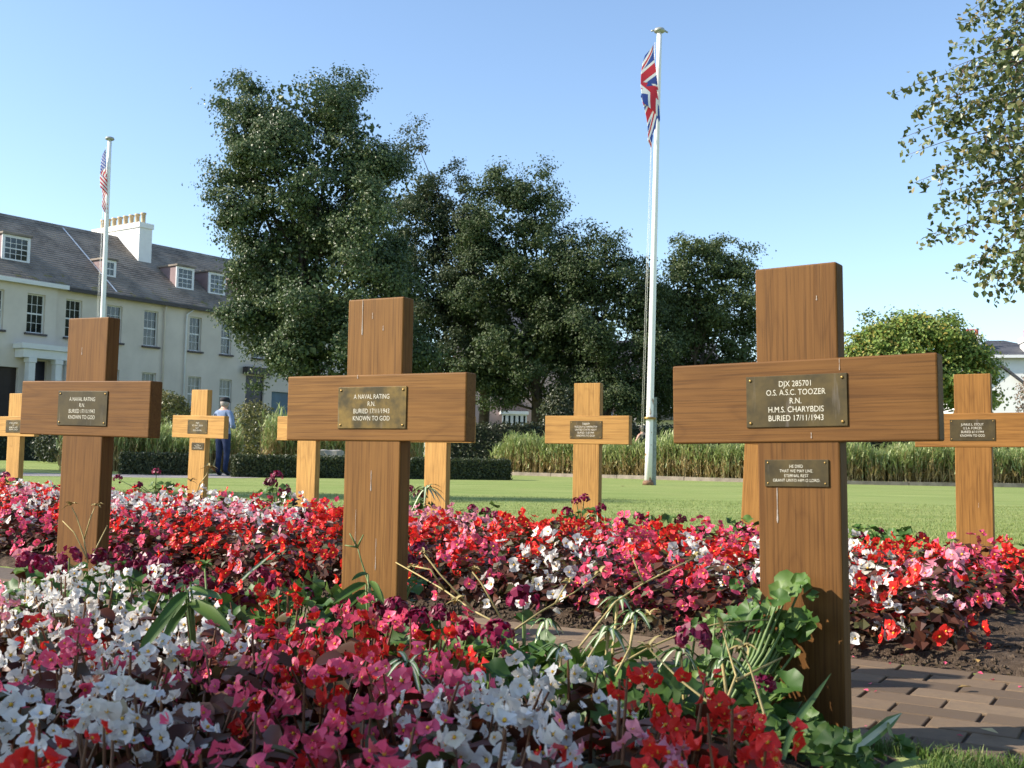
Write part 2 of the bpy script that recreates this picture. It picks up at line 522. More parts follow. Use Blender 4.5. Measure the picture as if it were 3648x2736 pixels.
# blades of the nearest visible lawn
n = 60000
yy = 8.0 + 7.5 * RNG.random(n) ** 1.5; xx = yy * RNG.uniform(-.42, .50, n)
ok = (xx * math.sin(ROW) + yy * math.cos(ROW)) > 6.15
P = np.stack([xx, yy, np.zeros(n)], 1)[ok]
V, F = blades(P, RNG.uniform(.010, .024, len(P)), RNG.uniform(.003, .006, len(P)), RNG.uniform(.3, 1.2, len(P)), RNG)
M_TURF = leafy('turf_blade', [(0, (0.12, 0.18, 0.04)), (0.5, (0.23, 0.29, 0.085)), (1, (0.38, 0.38, 0.16))], 0.7, 0.25, 0.2)
tag(obj('lawn_blades', np_mesh('lawn_blades', V, F, M_TURF)), 'short mown grass of the lawn behind the far flower bed', 'grass', kind='stuff')
def scatter_bits(name, label, cat, n, us, vs, size, mat, flat):
    u = RNG.uniform(*us, n); v = RNG.uniform(*vs, n)
    z = np.array([soil_h(a, b) if (b > 3.26 or b < 2.28) else .013 for a, b in zip(u, v)])
    C = np.stack([u * math.cos(ROW) + v * math.sin(ROW), -u * math.sin(ROW) + v * math.cos(ROW), z + (.002 if flat else size[0] * .2)], 1)
    if flat:
        V, F = leaf_cloud(C, RNG.normal(size=(n, 3)) * .25 + [0, 0, 1], RNG.uniform(*size, n), RNG, .8, .2)
    else:
        o_ = np.array([[1, 0, 0], [-1, 0, 0], [0, 1, 0], [0, -1, 0], [0, 0, 1], [0, 0, -1]]) * .5
        V = (C[:, None] + o_[None] * RNG.uniform(*size, (n, 1, 1)) * RNG.uniform(.5, 1.2, (n, 6, 1))).reshape(-1, 3)
        t = np.array([[0, 2, 4], [2, 1, 4], [1, 3, 4], [3, 0, 4], [2, 0, 5], [1, 2, 5], [3, 1, 5], [0, 3, 5]])
        F = (np.arange(n)[:, None, None] * 6 + t[None]).reshape(-1, 3)
    tag(obj(name, np_mesh(name, V, F, mat)), label, cat, kind='stuff')
scatter_bits('soil_clods', 'crumbs of bare soil along the edge of the far flower bed', 'soil', 5000, (-4.5, 1.4), (3.255, 3.75), (.006, .022), M_SOIL, False)
scatter_bits('fallen_petals', 'fallen red and pink petals on the bricks and bare soil', 'petals', 130, (-3.5, 1.0), (2.35, 3.7), (.010, .018), PET['P'], True)
# paved path on the far left
pv = MB()
pl = [(-16, 20.9), (-9.6, 21.5), (-7.2, 22.0), (-5.6, 23.0), (-5.35, 23.8), (-6.1, 24.2), (-6.35, 25.2), (-6.3, 34), (-7.25, 34), (-7.25, 25.0), (-8.9, 24.1), (-16, 23.4)]
pv.poly([(x, y, 0.004) for x, y in pl])
tag(pv.build('paved_path', M_PAVE), kind='structure')

# ------------------------------------------------------------------ wooden crosses
BW, BL, BT, BH, BTOP = 0.1725, 0.5556, 0.0483, 0.17, 0.1966
bar_me = bevel_box(-BL / 2, BL / 2, -0.003, BT - 0.003, -BH / 2, BH / 2, 0.0035, 'crossbar', M_BAR)
post_me = bevel_box(-BW / 2, BW / 2, 0, BT, -0.86, BH / 2 + BTOP, 0.0035, 'post', M_POST)
plq_me = bevel_box(-0.106, 0.106, -0.006, -0.0025, -0.0533, 0.0533, 0.0007, 'plaque', M_BRASS)
plq2_me = bevel_box(-0.0668, 0.0668, -0.0032, 0.0005, -0.0275, 0.0275, 0.0007, 'verse_plaque', M_BRASS)
sb = MB(); sb.lathe([(0.0034, 0), (0.003, 0.0012), (0.001, 0.0017)], 10)
screw_me = sb.mesh('screw', M_SCREW)

def text_mesh(lines, cap, pitch, narrow, name):
    """lettering as flat mesh in the x-z plane, facing -y"""
    dg = bpy.context.evaluated_depsgraph_get()
    vs, fs = [], []
    n = len(lines)
    for i, t in enumerate(lines):
        cu = bpy.data.curves.new('t', 'FONT')
        cu.body = t; cu.align_x = 'CENTER'; cu.size = 1.0; cu.resolution_u = 3; cu.offset = -0.008; cu.fill_mode = 'FRONT'
        to = bpy.data.objects.new('t', cu); COL.objects.link(to)
        dg.update()
        me = bpy.data.meshes.new_from_object(to.evaluated_get(dg))
        k = cap / 0.73
        zc = (n - 1) / 2 * pitch - i * pitch - cap / 2
        b0 = len(vs)
        for v in me.vertices: vs.append((v.co.x * k * narrow, 0, v.co.y * k + zc))
        for p in me.polygons: fs.append([b0 + q for q in p.vertices])
        bpy.data.objects.remove(to); bpy.data.meshes.remove(me); bpy.data.curves.remove(cu)
    me = bpy.data.meshes.new(name)
    me.from_pydata(vs, [], fs)
    me.materials.append(M_LETTER)
    return me
VERSE = ['HE DIED', 'THAT WE MAY LIVE.', 'ETERNAL REST', 'GRANT UNTO HIM O LORD.']
NAVAL = ['A NAVAL RATING', 'R.N.', 'BURIED 17/11/1943', 'KNOWN TO GOD']
TM = {}
def lettering(key, lines, cap, pitch, narrow):
    if key not in TM: TM[key] = text_mesh(lines, cap, pitch, narrow, 'lettering')
    return TM[key]

def drop_mesh(L, w):
    b = MB()
    pr = [(0, .3), (.15, .6), (.5, .35), (.75, .7), (.92, 1), (1, .5)]
    for i, (t, q) in enumerate(pr):
        b.v += [(-w * q / 2, 0, -t * L), (w * q / 2, 0, -t * L)]
    for i in range(len(pr) - 1):
        b.face((2 * i, 2 * i + 2, 2 * i + 3, 2 * i + 1))
    return b.mesh('bird_dropping', M_DROP)

CR = [  # key, x, y, bar z over the camera, yaw, lean, tint, brass, lines, second plaque, label
    ('C', 0.5864, 2.2562, 0.1240, 33.54, -1.13, (0.60, 0.53, 0.49), 0.06, ['DJX 285701', 'O.S. A.S.C. TOOZER', 'R.N.', 'H.M.S. CHARYBDIS', 'BURIED 17/11/1943'], True,
     'largest dark brown wooden cross at right, with a five-line plaque and a verse plaque below'),
    ('B', -0.3538, 2.8059, 0.1164, 28.36, -0.14, (0.80, 0.74, 0.68), 0.5, NAVAL, False,
     'brown wooden cross in the middle of the front row with a patchy golden brass plaque'),
    ('A', -1.3189, 3.3873, 0.1214, 26.97, 0.76, (0.64, 0.56, 0.50), 0.0, NAVAL, False,
     'leftmost cross of the front row, brown wood with a dark four-line plaque'),
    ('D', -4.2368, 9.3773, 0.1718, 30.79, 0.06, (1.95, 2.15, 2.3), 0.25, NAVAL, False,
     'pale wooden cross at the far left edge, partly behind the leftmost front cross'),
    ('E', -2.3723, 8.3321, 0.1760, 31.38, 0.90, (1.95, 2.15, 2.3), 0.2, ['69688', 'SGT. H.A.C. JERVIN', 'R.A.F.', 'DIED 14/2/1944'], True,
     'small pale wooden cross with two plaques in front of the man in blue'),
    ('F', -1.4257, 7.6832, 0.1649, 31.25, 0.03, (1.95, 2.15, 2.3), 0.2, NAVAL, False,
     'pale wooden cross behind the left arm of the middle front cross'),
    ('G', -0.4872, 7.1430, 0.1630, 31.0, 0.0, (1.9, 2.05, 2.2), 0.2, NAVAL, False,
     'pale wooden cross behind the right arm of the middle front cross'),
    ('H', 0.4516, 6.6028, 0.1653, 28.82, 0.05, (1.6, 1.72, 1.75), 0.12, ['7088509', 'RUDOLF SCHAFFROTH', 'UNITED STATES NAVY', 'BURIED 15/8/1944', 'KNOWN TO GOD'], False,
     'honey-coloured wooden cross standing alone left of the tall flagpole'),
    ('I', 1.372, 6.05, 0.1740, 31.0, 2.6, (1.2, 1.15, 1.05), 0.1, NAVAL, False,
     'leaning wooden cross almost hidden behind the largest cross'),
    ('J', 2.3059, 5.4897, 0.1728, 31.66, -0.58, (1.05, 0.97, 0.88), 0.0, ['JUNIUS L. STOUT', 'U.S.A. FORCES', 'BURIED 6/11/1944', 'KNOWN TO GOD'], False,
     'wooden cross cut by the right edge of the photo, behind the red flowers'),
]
for key, x, y, zc, yaw, lean, tint, br, lines, second, label in CR:
    zc += 0.57
    root = empty('wooden_cross', label=label, cat='cross', group='wooden grave crosses')
    root.matrix_basis = Matrix.Translation((x, y, zc)) @ Matrix.Rotation(-rad(yaw), 4, 'Z') @ Matrix.Rotation(rad(lean), 4, 'Y') @ Matrix.Translation((0, 0, -zc))
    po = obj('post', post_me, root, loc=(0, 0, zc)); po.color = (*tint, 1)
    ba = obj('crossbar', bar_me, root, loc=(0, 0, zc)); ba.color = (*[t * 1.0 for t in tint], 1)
    pl_ = obj('plaque', plq_me, root, loc=(-0.001, 0, zc)); pl_.color = (br, br, br, 1)
    if len(lines) == 5: le = lettering(key, lines, 0.0124, 0.0177, 0.84)
    else: le = lettering(' '.join(lines), lines, 0.0126, 0.0185, 0.80)
    obj('lettering', le, pl_, loc=(0, -0.0064, 0.001))
    for sx in (-1, 1):
        for sz in (-1, 1):
            obj('screw', screw_me, pl_, M=Matrix.Translation((sx * 0.0965, -0.006, sz * 0.0445)) @ Matrix.Rotation(rad(90), 4, 'X'))
    if second:
        p2 = obj('verse_plaque', plq2_me, root, loc=(-0.003 if key == 'C' else 0.009, 0, zc - 0.148)); p2.color = (0.03, 0.03, 0.03, 1)
        obj('lettering', lettering('verse', VERSE, 0.0064, 0.0096, 0.88), p2, loc=(0, -0.0036, 0.0))
        for sx in (-1, 1):
            for sz in (-1, 1):
                s_ = obj('screw', screw_me, p2, M=Matrix.Translation((sx * 0.06, -0.003, sz * 0.021)) @ Matrix.Rotation(rad(90), 4, 'X') @ Matrix.Scale(0.7, 4))
    drops = {'B': [(-.04, .28, .115, .007, 0), (-.008, .245, .02, .005, 0), (.026, .21, .016, .005, 0), (.0, -.16, .065, .006, 0), (.02, -.33, .10, .004, 0), (-.045, -.26, .12, .003, 0), (-.048, .085, .012, .006, 1)],
             'C': [(.045, .215, .012, .005, 0), (-.045, -.178, .09, .006, 0), (.09, .083, .03, .003, 1), (.03, -.065, .015, .004, 1)],
             'A': [(-.02, .19, .03, .005, 0)], 'J': [(.02, -.36, .03, .004, 0)]}.get(key, [])
    for dx, dz, L, w, onbar in drops:
        obj('bird_dropping', drop_mesh(L * .8, w * .6), root, loc=(dx, -0.0042 if onbar else -0.0011, zc + dz))

# ------------------------------------------------------------------ begonias
def blossom_mesh(col, kind):
    r = random.Random(hash((col, kind)) % 1000 + kind * 17)
    b = MB()
    S = 0.0190
    petals = [(0, 1.0, 1.12), (180, 1.0, 1.12), (90, 0.8, 0.72), (270, 0.8, 0.72)] if kind != 2 else [(0, 0.95, 1.1), (95, 0.8, 0.75), (185, 0.95, 1.05), (265, 0.75, 0.7)]
    if kind == 3: petals = [(0, 0.85, 0.95), (175, 0.85, 0.95)]
    tilt = {0: 0.3, 1: 0.75, 2: 0.5, 3: 1.05}[kind]
    for ang, L, W in petals:
        a = rad(ang + r.uniform(-8, 8)); L *= S * r.uniform(.9, 1.08); W *= S * r.uniform(.9, 1.1)
        tl = tilt * r.uniform(.7, 1.3) + (0.15 if ang in (90, 270) else 0)
        ca, sa = math.cos(a), math.sin(a)
        outl = [(0.0, 0.12), (0.35, 0.75), (0.72, 1.0), (1.0, 0.55), (1.04, 0.0), (1.0, -0.55), (0.72, -1.0), (0.35, -0.75), (0.0, -0.12)]
        n0 = len(b.v)
        def put(t, w, up_=0.0):
            xx = t * L * 1.05; yy = w * W * 0.70
            zz = math.sin(tl) * xx + 0.30 * S * (w * w) - 0.22 * S * t * t + up_
            xx *= math.cos(tl)
            b.v.append((xx * ca - yy * sa, xx * sa + yy * ca, zz))
        put(0.55, 0, -0.05 * S)
        for t, w in outl: put(t, w, r.uniform(-.05, .05) * S)
        k = len(outl)
        for i in range(k - 1):
            b.face((n0, n0 + 1 + i + 1, n0 + 1 + i), 0, True)
    cr = 0.0034
    if kind != 3: b.lathe([(cr * .6, 0), (cr, cr * .8), (cr * .75, cr * 1.6), (cr * .2, cr * 1.9)], 6, mi=1)
    return b.mesh('blossom', [PET[col], M_STAMEN])
BLO = {c: [blossom_mesh(c, k) for k in range(4)] for c in 'WPLR'}
def leaf_mesh(kind):
    b = MB(); L, W = 0.027, 0.022
    pts = [(-0.9, 0), (-.6, .75), (0, 1.0), (.6, .7), (1.05, 0), (.6, -.7), (0, -1.0), (-.6, -.75)]
    b.v += [(x * L, 0, -0.003 if abs(x) > .8 else 0.0) for x in (-.9, -.3, .35, 1.05)]
    n0 = len(b.v)
    cup = (0.006, 0.011)[kind % 2]
    for s_ in (1, -1):
        n0 = len(b.v)
        b.v += [(-.55 * L, s_ * .8 * W, cup), (.1 * L, s_ * W, cup * 1.1), (.7 * L, s_ * .62 * W, cup * .7)]
        fs = [(0, 1, n0), (1, n0 + 1, n0), (1, 2, n0 + 1), (2, n0 + 2, n0 + 1), (2, 3, n0 + 2)]
        for f in fs: b.face(f if s_ < 0 else f[::-1], 0, True)
    return b.mesh('leaf', M_BRONZE)
LEAF = [leaf_mesh(0), leaf_mesh(1)]

def orient(nrm, spin, scale=1.0, loc=(0, 0, 0)):
    q = Vector(nrm).to_track_quat('Z', 'Y')
    return Matrix.Translation(loc) @ q.to_matrix().to_4x4() @ Matrix.Rotation(spin, 4, 'Z') @ Matrix.Scale(scale, 4)

def rv(s=1.0):
    return Vector((random.gauss(0, s), random.gauss(0, s), random.gauss(0, s)))
def row_of(v, near):
    if near: return 'front rows' if v < 1.25 else ('middle rows' if v < 1.7 else 'rows by the bricks')
    return 'rows by the bricks' if v < 4.0 else ('middle rows' if v < 4.7 else 'rows by the lawn')
NAMES = {'W': 'white', 'P': 'rose-pink', 'L': 'pale pink', 'R': 'scarlet'}
FOL = []
for q in range(6):   # joined foliage for the plants of the far bed
    n = 120
    d = RNG.normal(size=(n, 3)); d[:, 2] = np.abs(d[:, 2]); d = unit(d)
    rr = RNG.uniform(.45, .98, n)[:, None]
    C = d * rr * np.array([.125, .125, .17])
    Nn = d + RNG.normal(size=(n, 3)) * .5 + [0, 0, .6]
    V, F = leaf_cloud(C, Nn, RNG.uniform(.026, .043, n), RNG, .85, .2)
    FOL.append(np_mesh('foliage', V, F, M_BRONZE_I))

def section(px, near):
    if near:
        for lim, t in ((330, 'bottom left corner'), (880, 'left of the spider plant'), (1320, 'bottom middle'), (9999, 'before the largest cross')):
            if px < lim: return t
    for lim, t in ((140, 'left of the leftmost cross'), (740, 'left of the middle cross'), (1240, 'right of the middle cross'), (1640, 'left of the largest cross'), (9999, 'right of the largest cross')):
        if px < lim: return t
NB = [(60,1300,'W'),(150,1350,'W'),(60,1450,'W'),(250,1290,'W'),(320,1330,'W'),(180,1480,'W'),(330,1420,'W'),(300,1560,'W'),(120,1560,'W'),(430,1540,'W'),(330,1640,'W'),(70,1655,'R'),(520,1500,'W'),
 (20,1240,'L'),(120,1240,'L'),(190,1240,'L'),(0,1370,'L'),(60,1380,'R'),(190,1440,'P'),(400,1470,'P'),(470,1440,'P'),(420,1370,'W'),(250,1640,'W'),
 (540,1400,'P'),(600,1450,'L'),(650,1350,'R'),(700,1370,'R'),(740,1410,'R'),(800,1370,'P'),(830,1420,'R'),(850,1460,'P'),(690,1470,'P'),(760,1520,'P'),(860,1520,'P'),(650,1560,'R'),(620,1640,'P'),(460,1640,'P'),(540,1600,'P'),(800,1620,'P'),(870,1570,'P'),(720,1600,'P'),
 (950,1480,'W'),(1000,1520,'W'),(1060,1420,'W'),(1120,1460,'W'),(1180,1500,'W'),(1260,1480,'W'),(940,1600,'W'),(1020,1640,'W'),(1130,1600,'W'),(1190,1560,'W'),(1100,1650,'R'),
 (1260,1640,'L'),(1330,1600,'R'),(1400,1560,'R'),(1480,1520,'R'),(1540,1580,'R'),(1450,1640,'R'),(1600,1620,'R'),(1560,1510,'R'),(1660,1640,'R')]
FB = [(60,1060,'W'),(20,1110,'W'),(110,1050,'W'),(290,1060,'W'),(350,1085,'W'),(480,1085,'W'),(560,1090,'W'),(620,1085,'W'),(430,1180,'W'),(440,1215,'W'),(1110,1205,'W'),(1080,1260,'W'),(1180,1190,'W'),(1230,1215,'W'),(1275,1190,'W'),(1500,1185,'W'),(1610,1185,'W'),(1850,1210,'W'),(1890,1275,'W'),(1940,1290,'W'),(1870,1330,'W'),(2100,1310,'W'),(2160,1275,'W'),
 (60,1140,'L'),(110,1130,'P'),(180,1130,'L'),(240,1150,'P'),(330,1160,'P'),(560,1140,'L'),(640,1140,'P'),(690,1070,'P'),(910,1110,'L'),(1000,1145,'L'),(960,1185,'P'),(1430,1205,'P'),(1480,1285,'P'),(1500,1330,'P'),(1560,1240,'P'),(1600,1150,'P'),(2050,1255,'P'),(2110,1235,'P'),(1990,1225,'L'),(1290,1305,'P'),(1340,1170,'P'),
 (20,1080,'R'),(130,1090,'R'),(300,1120,'R'),(380,1140,'R'),(500,1140,'R'),(600,1170,'R'),(700,1120,'R'),(720,1180,'R'),(640,1210,'R'),(540,1200,'R'),(350,1210,'R'),(280,1190,'R'),(900,1150,'R'),(940,1140,'R'),(1040,1160,'R'),(900,1220,'R'),(980,1235,'R'),(1100,1145,'R'),(1200,1150,'R'),(1300,1210,'R'),(1350,1265,'R'),(1260,1290,'R'),(1180,1250,'R'),(1400,1170,'R'),(1440,1150,'R'),(1560,1190,'R'),(1950,1195,'R'),(2000,1265,'R'),(2170,1235,'R'),(1860,1250,'R'),(1930,1350,'R'),(2100,1345,'R'),(2190,1325,'R'),(920,1270,'R'),(1830,1300,'R'),(1380,1310,'R'),(1540,1290,'R')]
def pick(seeds, px, py):
    px += random.gauss(0, 14); py += random.gauss(0, 9)
    return min(seeds, key=lambda s: (s[0] - px) ** 2 + 4 * (s[1] - py) ** 2)[2]

CROSS_XY = [(c[1], c[2]) for c in CR]
def near_cross(x, y, d):
    return any((x - a) ** 2 + (y - b) ** 2 < d * d for a, b in CROSS_XY)

def begonia_near(x, y, col, px, v):
    H = rnd(.14, .20); Rr = rnd(.105, .135)
    z0 = soil_h(-1, 1.5)
    root = empty('begonia_plant', (x, y, z0), rnd(0, 6.28), f'{NAMES[col]} begonia in the near bed, {section(px, True)}, {row_of(v, True)}', 'flower', f'{NAMES[col]} begonias of the near bed, {section(px, True)}, {row_of(v, True)}')
    st = MB()
    for k in range(34):
        d = Vector((random.gauss(0, 1), random.gauss(0, 1), abs(random.gauss(0, .8)) + .15)).normalized()
        rr = rnd(.5, .95)
        p = Vector((d.x * Rr * rr, d.y * Rr * rr, d.z * H * rr * .95))
        nn = (d + rv(.35) + Vector((0, 0, .7))).normalized()
        obj('leaf', LEAF[k % 2], root, M=orient(nn, rnd(0, 6.28), rnd(.7, 1.1), p))
    nh = random.randint(9, 12)
    for k in range(nh):
        d = Vector((random.gauss(0, 1), random.gauss(0, 1), abs(random.gauss(0, .7)) + .35)).normalized()
        c = Vector((d.x * Rr, d.y * Rr, d.z * H * 1.0 + .02))
        st.tube([(c.x * .25, c.y * .25, 0), (c.x * .7, c.y * .7, c.z * .6), tuple(c)], [.0035, .003, .0018], 4, cap=False)
        for q in range(random.choice((3, 3, 4, 4))):
            p = c + rv(.017)
            nn = (Vector((d.x * 1.2, d.y * 1.2, d.z * .45)) + rv(.38)).normalized()
            obj('blossom', random.choice(BLO[col]), root, M=orient(nn, rnd(0, 6.28), rnd(.5, .95), p))
    tag(st.build('stems', M_STEMRED, root), kind='stuff')
def begonia_far(x, y, z0, col, px, v):
    H = rnd(.15, .215) * (1.12 if v < 3.8 else 1); Rr = rnd(.125, .16)
    root = empty('begonia_plant', (x, y, z0), rnd(0, 6.28), f'{NAMES[col]} begonia in the far bed, {section(px, False)}, {row_of(v, False)}', 'flower', f'{NAMES[col]} begonias of the far bed, {section(px, False)}, {row_of(v, False)}')
    tag(obj('foliage', random.choice(FOL), root, M=Matrix.Diagonal((1.18, 1.18, H / .19, 1))), kind='stuff')
    for k in range(random.randint(24, 29)):
        d = Vector((random.gauss(0, 1), random.gauss(0, 1), abs(random.gauss(0, .75)) + .08)).normalized()
        p = Vector((d.x * Rr, d.y * Rr, d.z * H)) + rv(.010)
        nn = (Vector((d.x * 1.2, d.y * 1.2, d.z * .6)) + rv(.36)).normalized()
        obj('blossom', random.choice(BLO[col]), root, M=orient(nn, rnd(0, 6.28), rnd(.95, 1.3), p))

n_near = n_far = 0
sp = 0.172
for j in range(-2, 16):
    for i in range(-34, 4):
        u = (i + (0.5 if j % 2 else 0)) * sp + rnd(-.03, .03); v = 0.50 + j * sp * 0.866 + rnd(-.025, .025)
        if v > 2.2 or u > -0.26: continue
        x, y = uv2w(u, v)
        px, py = pix((x, y, .2))
        if not (-70 < px < 2280 and 1150 < py < 1790): continue
        if near_cross(x, y, .11): continue
        Yd = y
        if px > 1050 and Yd > 1.95: continue
        if px > 1300 and Yd > 1.72: continue
        if px > 1680: continue
        if 560 < px <= 1050 and py < 1330: continue
        if px < 560 and py < 1285 and random.random() < .85: continue
        if 380 < px < 500 and 1240 < py < 1330: continue
        begonia_near(x, y, pick(NB, px, py), px, v); n_near += 1
sp = 0.205
for j in range(0, 12):
    for i in range(-50, 3):
        u = (i + (0.5 if j % 2 else 0)) * sp + rnd(-.04, .04); v = 3.44 + j * sp * 0.866 + rnd(-.03, .03)
        if u > -0.5 or v > 5.35: continue
        x, y = uv2w(u, v)
        z0 = soil_h(u, v)
        px, py = pix((x, y, z0 + .17))
        if not (-30 < px < 2245): continue
        col = pick(FB, px, py)
        if col == 'W' and px < 760 and random.random() < .5: col = random.choice('RRPL')
        begonia_far(x, y, z0, col, px, v); n_far += 1
print('begonias', n_near, n_far, 'bricks', nb)

# ------------------------------------------------------------------ geraniums, spider plants and other bed plants
def ger_leaf_mesh():
    b = MB(); b.v.append((0, 0, 0)); n = 14
    for i in range(n):
        a = 0.35 + (2 * math.pi - 0.7) * i / (n - 1)
        r = 0.034 * (1.0 if i % 2 else 0.86)
        b.v.append((-r * math.cos(a), r * math.sin(a), 0.008 * (1 + math.cos(3 * a)) + 0.004))
    for i in range(n - 1): b.face((0, i + 1, i + 2)[::-1], 0, True)
    return b.mesh('leaf', M_GERLEAF)
GL = ger_leaf_mesh()
def ger_head_mesh(seed):
    r = random.Random(seed); b = MB()
    for k in range(34):
        d = Vector((r.gauss(0, 1), r.gauss(0, 1), abs(r.gauss(0, 1)) - .25)).normalized()
        c = d * 0.027
        t = Vector((r.gauss(0, 1), r.gauss(0, 1), r.gauss(0, 1))); nn = (d + t * .45).normalized()
        t = (t - nn * t.dot(nn)).normalized(); s = nn.cross(t)
        L, W = r.uniform(.010, .014), r.uniform(.008, .011)
        p = [c - t * L * .6, c - t * L * .1 + s * W * .8 + nn * .003, c + t * L * .8 + s * W * .5, c + t * L * .8 - s * W * .5, c - t * L * .1 - s * W * .8 + nn * .003]
        b.poly(p)
    return b.mesh('flower_head', PET['G'])
GH = [ger_head_mesh(k) for k in range(4)]
def geranium(xd, yd, Y, heads, leaves, label, spread=.10, ground=0.03, hs=1.0):
    """geranium standing below overview pixel (xd, yd) at depth Y; heads are pixels"""
    base = at(xd, yd, Y); 
    root = empty('geranium_plant', (base.x, base.y, ground), 0, label, 'flower', 'dark crimson geraniums')
    st = MB()
    for hx, hy in heads:
        p = at(hx, hy, Y + rnd(-.05, .05)) - Vector((base.x, base.y, ground))
        d = Vector((p.x * .3, p.y * .3, 1)).normalized()
        obj('flower_head', random.choice(GH), root, M=orient(d, rnd(0, 6), hs * rnd(.85, 1.15), p))
        st.tube([(p.x * .15, p.y * .15, 0), (p.x * .6, p.y * .6, p.z * .55), tuple(p)], [.004, .0035, .0022], 5, cap=False)
    top = max(.08, base.z - ground)
    for k in range(leaves):
        a = rnd(0, 6.28); r = spread * math.sqrt(random.random()); z = top * rnd(.25, 1.0)
        p = Vector((math.cos(a) * r, math.sin(a) * r, z))
        obj('leaf', GL, root, M=orient((Vector((p.x * 3, p.y * 3 - .15, .8)) + rv(.3)).normalized(), rnd(0, 6.28), rnd(.55, 1.0), p))
        if k % 2 == 0: st.tube([(p.x * .2, p.y * .2, z * .2), (p.x * .7, p.y * .7, z * .8), tuple(p)], [.003, .0025, .0018], 4, cap=False)
    tag(st.build('stems', M_STEMGREEN, root), kind='stuff')
geranium(330, 1250, 2.85, [(300, 1235), (345, 1225), (380, 1250), (270, 1225), (330, 1260), (410, 1240)], 34, 'broad crimson geranium right of the leftmost cross foot', .17, .05)
geranium(150, 1255, 2.8, [(150, 1205), (90, 1225)], 46, 'green bushy geranium left of the leftmost cross foot', .17, .05)
geranium(540, 1265, 2.75, [(500, 1285), (530, 1300), (560, 1245)], 50, 'leafy geranium with dark heads between the leftmost and middle crosses', .18, .05)
geranium(700, 1290, 2.62, [(745, 1320)], 50, 'dense green geranium hard by the middle cross', .16, .05)
geranium(960, 1350, 2.45, [(900, 1345), (950, 1330), (985, 1380), (1040, 1395)], 34, 'spreading crimson geranium right of the middle cross foot', .16, .05)
geranium(1335, 1440, 2.0, [], 40, 'low green geranium among the spider plantlets before the bricks', .15, .04)
geranium(1460, 1425, 2.02, [(1500, 1385)], 44, 'leafy geranium left of the climbing one with a single dark head', .16, .04)
geranium(1040, 1415, 2.2, [(1075, 1375)], 34, 'low green geranium behind the white begonias at the bottom middle', .15, .04)
geranium(1230, 1395, 2.25, [], 22, 'small leafy geranium at the shaded edge of the bricks', .10, .03)
geranium(1790, 1610, 1.95, [], 40, 'low dark green geranium at the right of the largest cross foot', .13, .02)
geranium(250, 1215, 3.15, [(210, 1205), (265, 1195), (310, 1215), (350, 1235), (240, 1225), (290, 1240)], 20, 'geranium with crimson heads at the foot of the leftmost cross', .12, .05)
geranium(430, 1285, 2.75, [(390, 1275), (450, 1260), (480, 1290), (360, 1270)], 22, 'crimson geranium left of the middle cross, behind white begonias', .12, .05)
geranium(640, 1275, 2.78, [(600, 1265), (655, 1290)], 46, 'bushy green geranium just left of the middle cross', .15, .05)
geranium(860, 1330, 2.55, [(820, 1330), (855, 1315), (905, 1335), (870, 1350), (930, 1380)], 26, 'crimson geranium at the foot of the middle cross', .12, .05)
geranium(860, 1215, 3.45, [(850, 1200), (885, 1215), (905, 1190)], 10, 'crimson geranium beside the right edge of the middle cross post', .08, .05)
geranium(980, 1400, 2.35, [(960, 1400), (1010, 1370)], 24, 'low crimson geranium right of the middle cross', .13, .05)
geranium(1135, 1330, 2.6, [(1130, 1298)], 6, 'single crimson geranium head on a tall stalk before the white begonias', .06, .05, 1.25)
geranium(90, 1230, 3.0, [(60, 1215), (120, 1235)], 26, 'leafy crimson geranium at the left edge of the near bed', .13, .05)
geranium(1165, 1400, 2.3, [], 10, 'small bright green geranium without flowers at the path edge', .05, .05)
geranium(600, 1050, 6.9, [(598, 1030), (585, 1045), (615, 1060)], 18, 'crimson geranium before the small pale crosses', .12, .22, 1.3)
geranium(335, 1045, 7.6, [(338, 1020), (300, 1050), (255, 1035)], 14, 'crimson geranium between the leftmost cross and the small two-plaque cross', .12, .25, 1.2)
geranium(895, 1075, 6.6, [(885, 1060), (905, 1070)], 18, 'crimson geranium at the right edge of the middle cross, far bed', .12, .22, 1.1)
geranium(1255, 1105, 6.2, [(1245, 1085), (1290, 1105), (1225, 1108), (1262, 1078), (1298, 1098)], 16, 'crimson geranium at the foot of the honey-coloured cross', .10, .2, 1.1)
geranium(1040, 1120, 6.3, [(1020, 1100), (1050, 1108), (1070, 1115)], 8, 'short crimson geranium left of the honey-coloured cross', .09, .2, 1.0)
geranium(1420, 1135, 5.7, [(1380, 1120), (1405, 1125), (1345, 1130), (1470, 1125)], 6, 'row of crimson geranium heads between the honey-coloured and largest crosses', .12, .2, 1.0)
geranium(1600, 1155, 5.4, [(1600, 1140), (1625, 1155)], 8, 'crimson geranium beside the hidden leaning cross', .08, .2, 1.0)
geranium(1880, 1165, 5.3, [(1862, 1160), (1900, 1150)], 18, 'green geranium just right of the largest cross post', .1, .18, .8)
geranium(1960, 1180, 5.2, [(1990, 1160)], 10, 'sparse geranium before the right-edge cross', .08, .18, .8)
geranium(2205, 1225, 5.0, [(2200, 1220), (2212, 1235)], 8, 'crimson geranium at the right edge of the far bed', .08, .15, 1.1)
geranium(15, 1030, 8.6, [(12, 1028), (30, 1040)], 12, 'crimson geranium at the foot of the far left cross', .1, .25, 1.1)
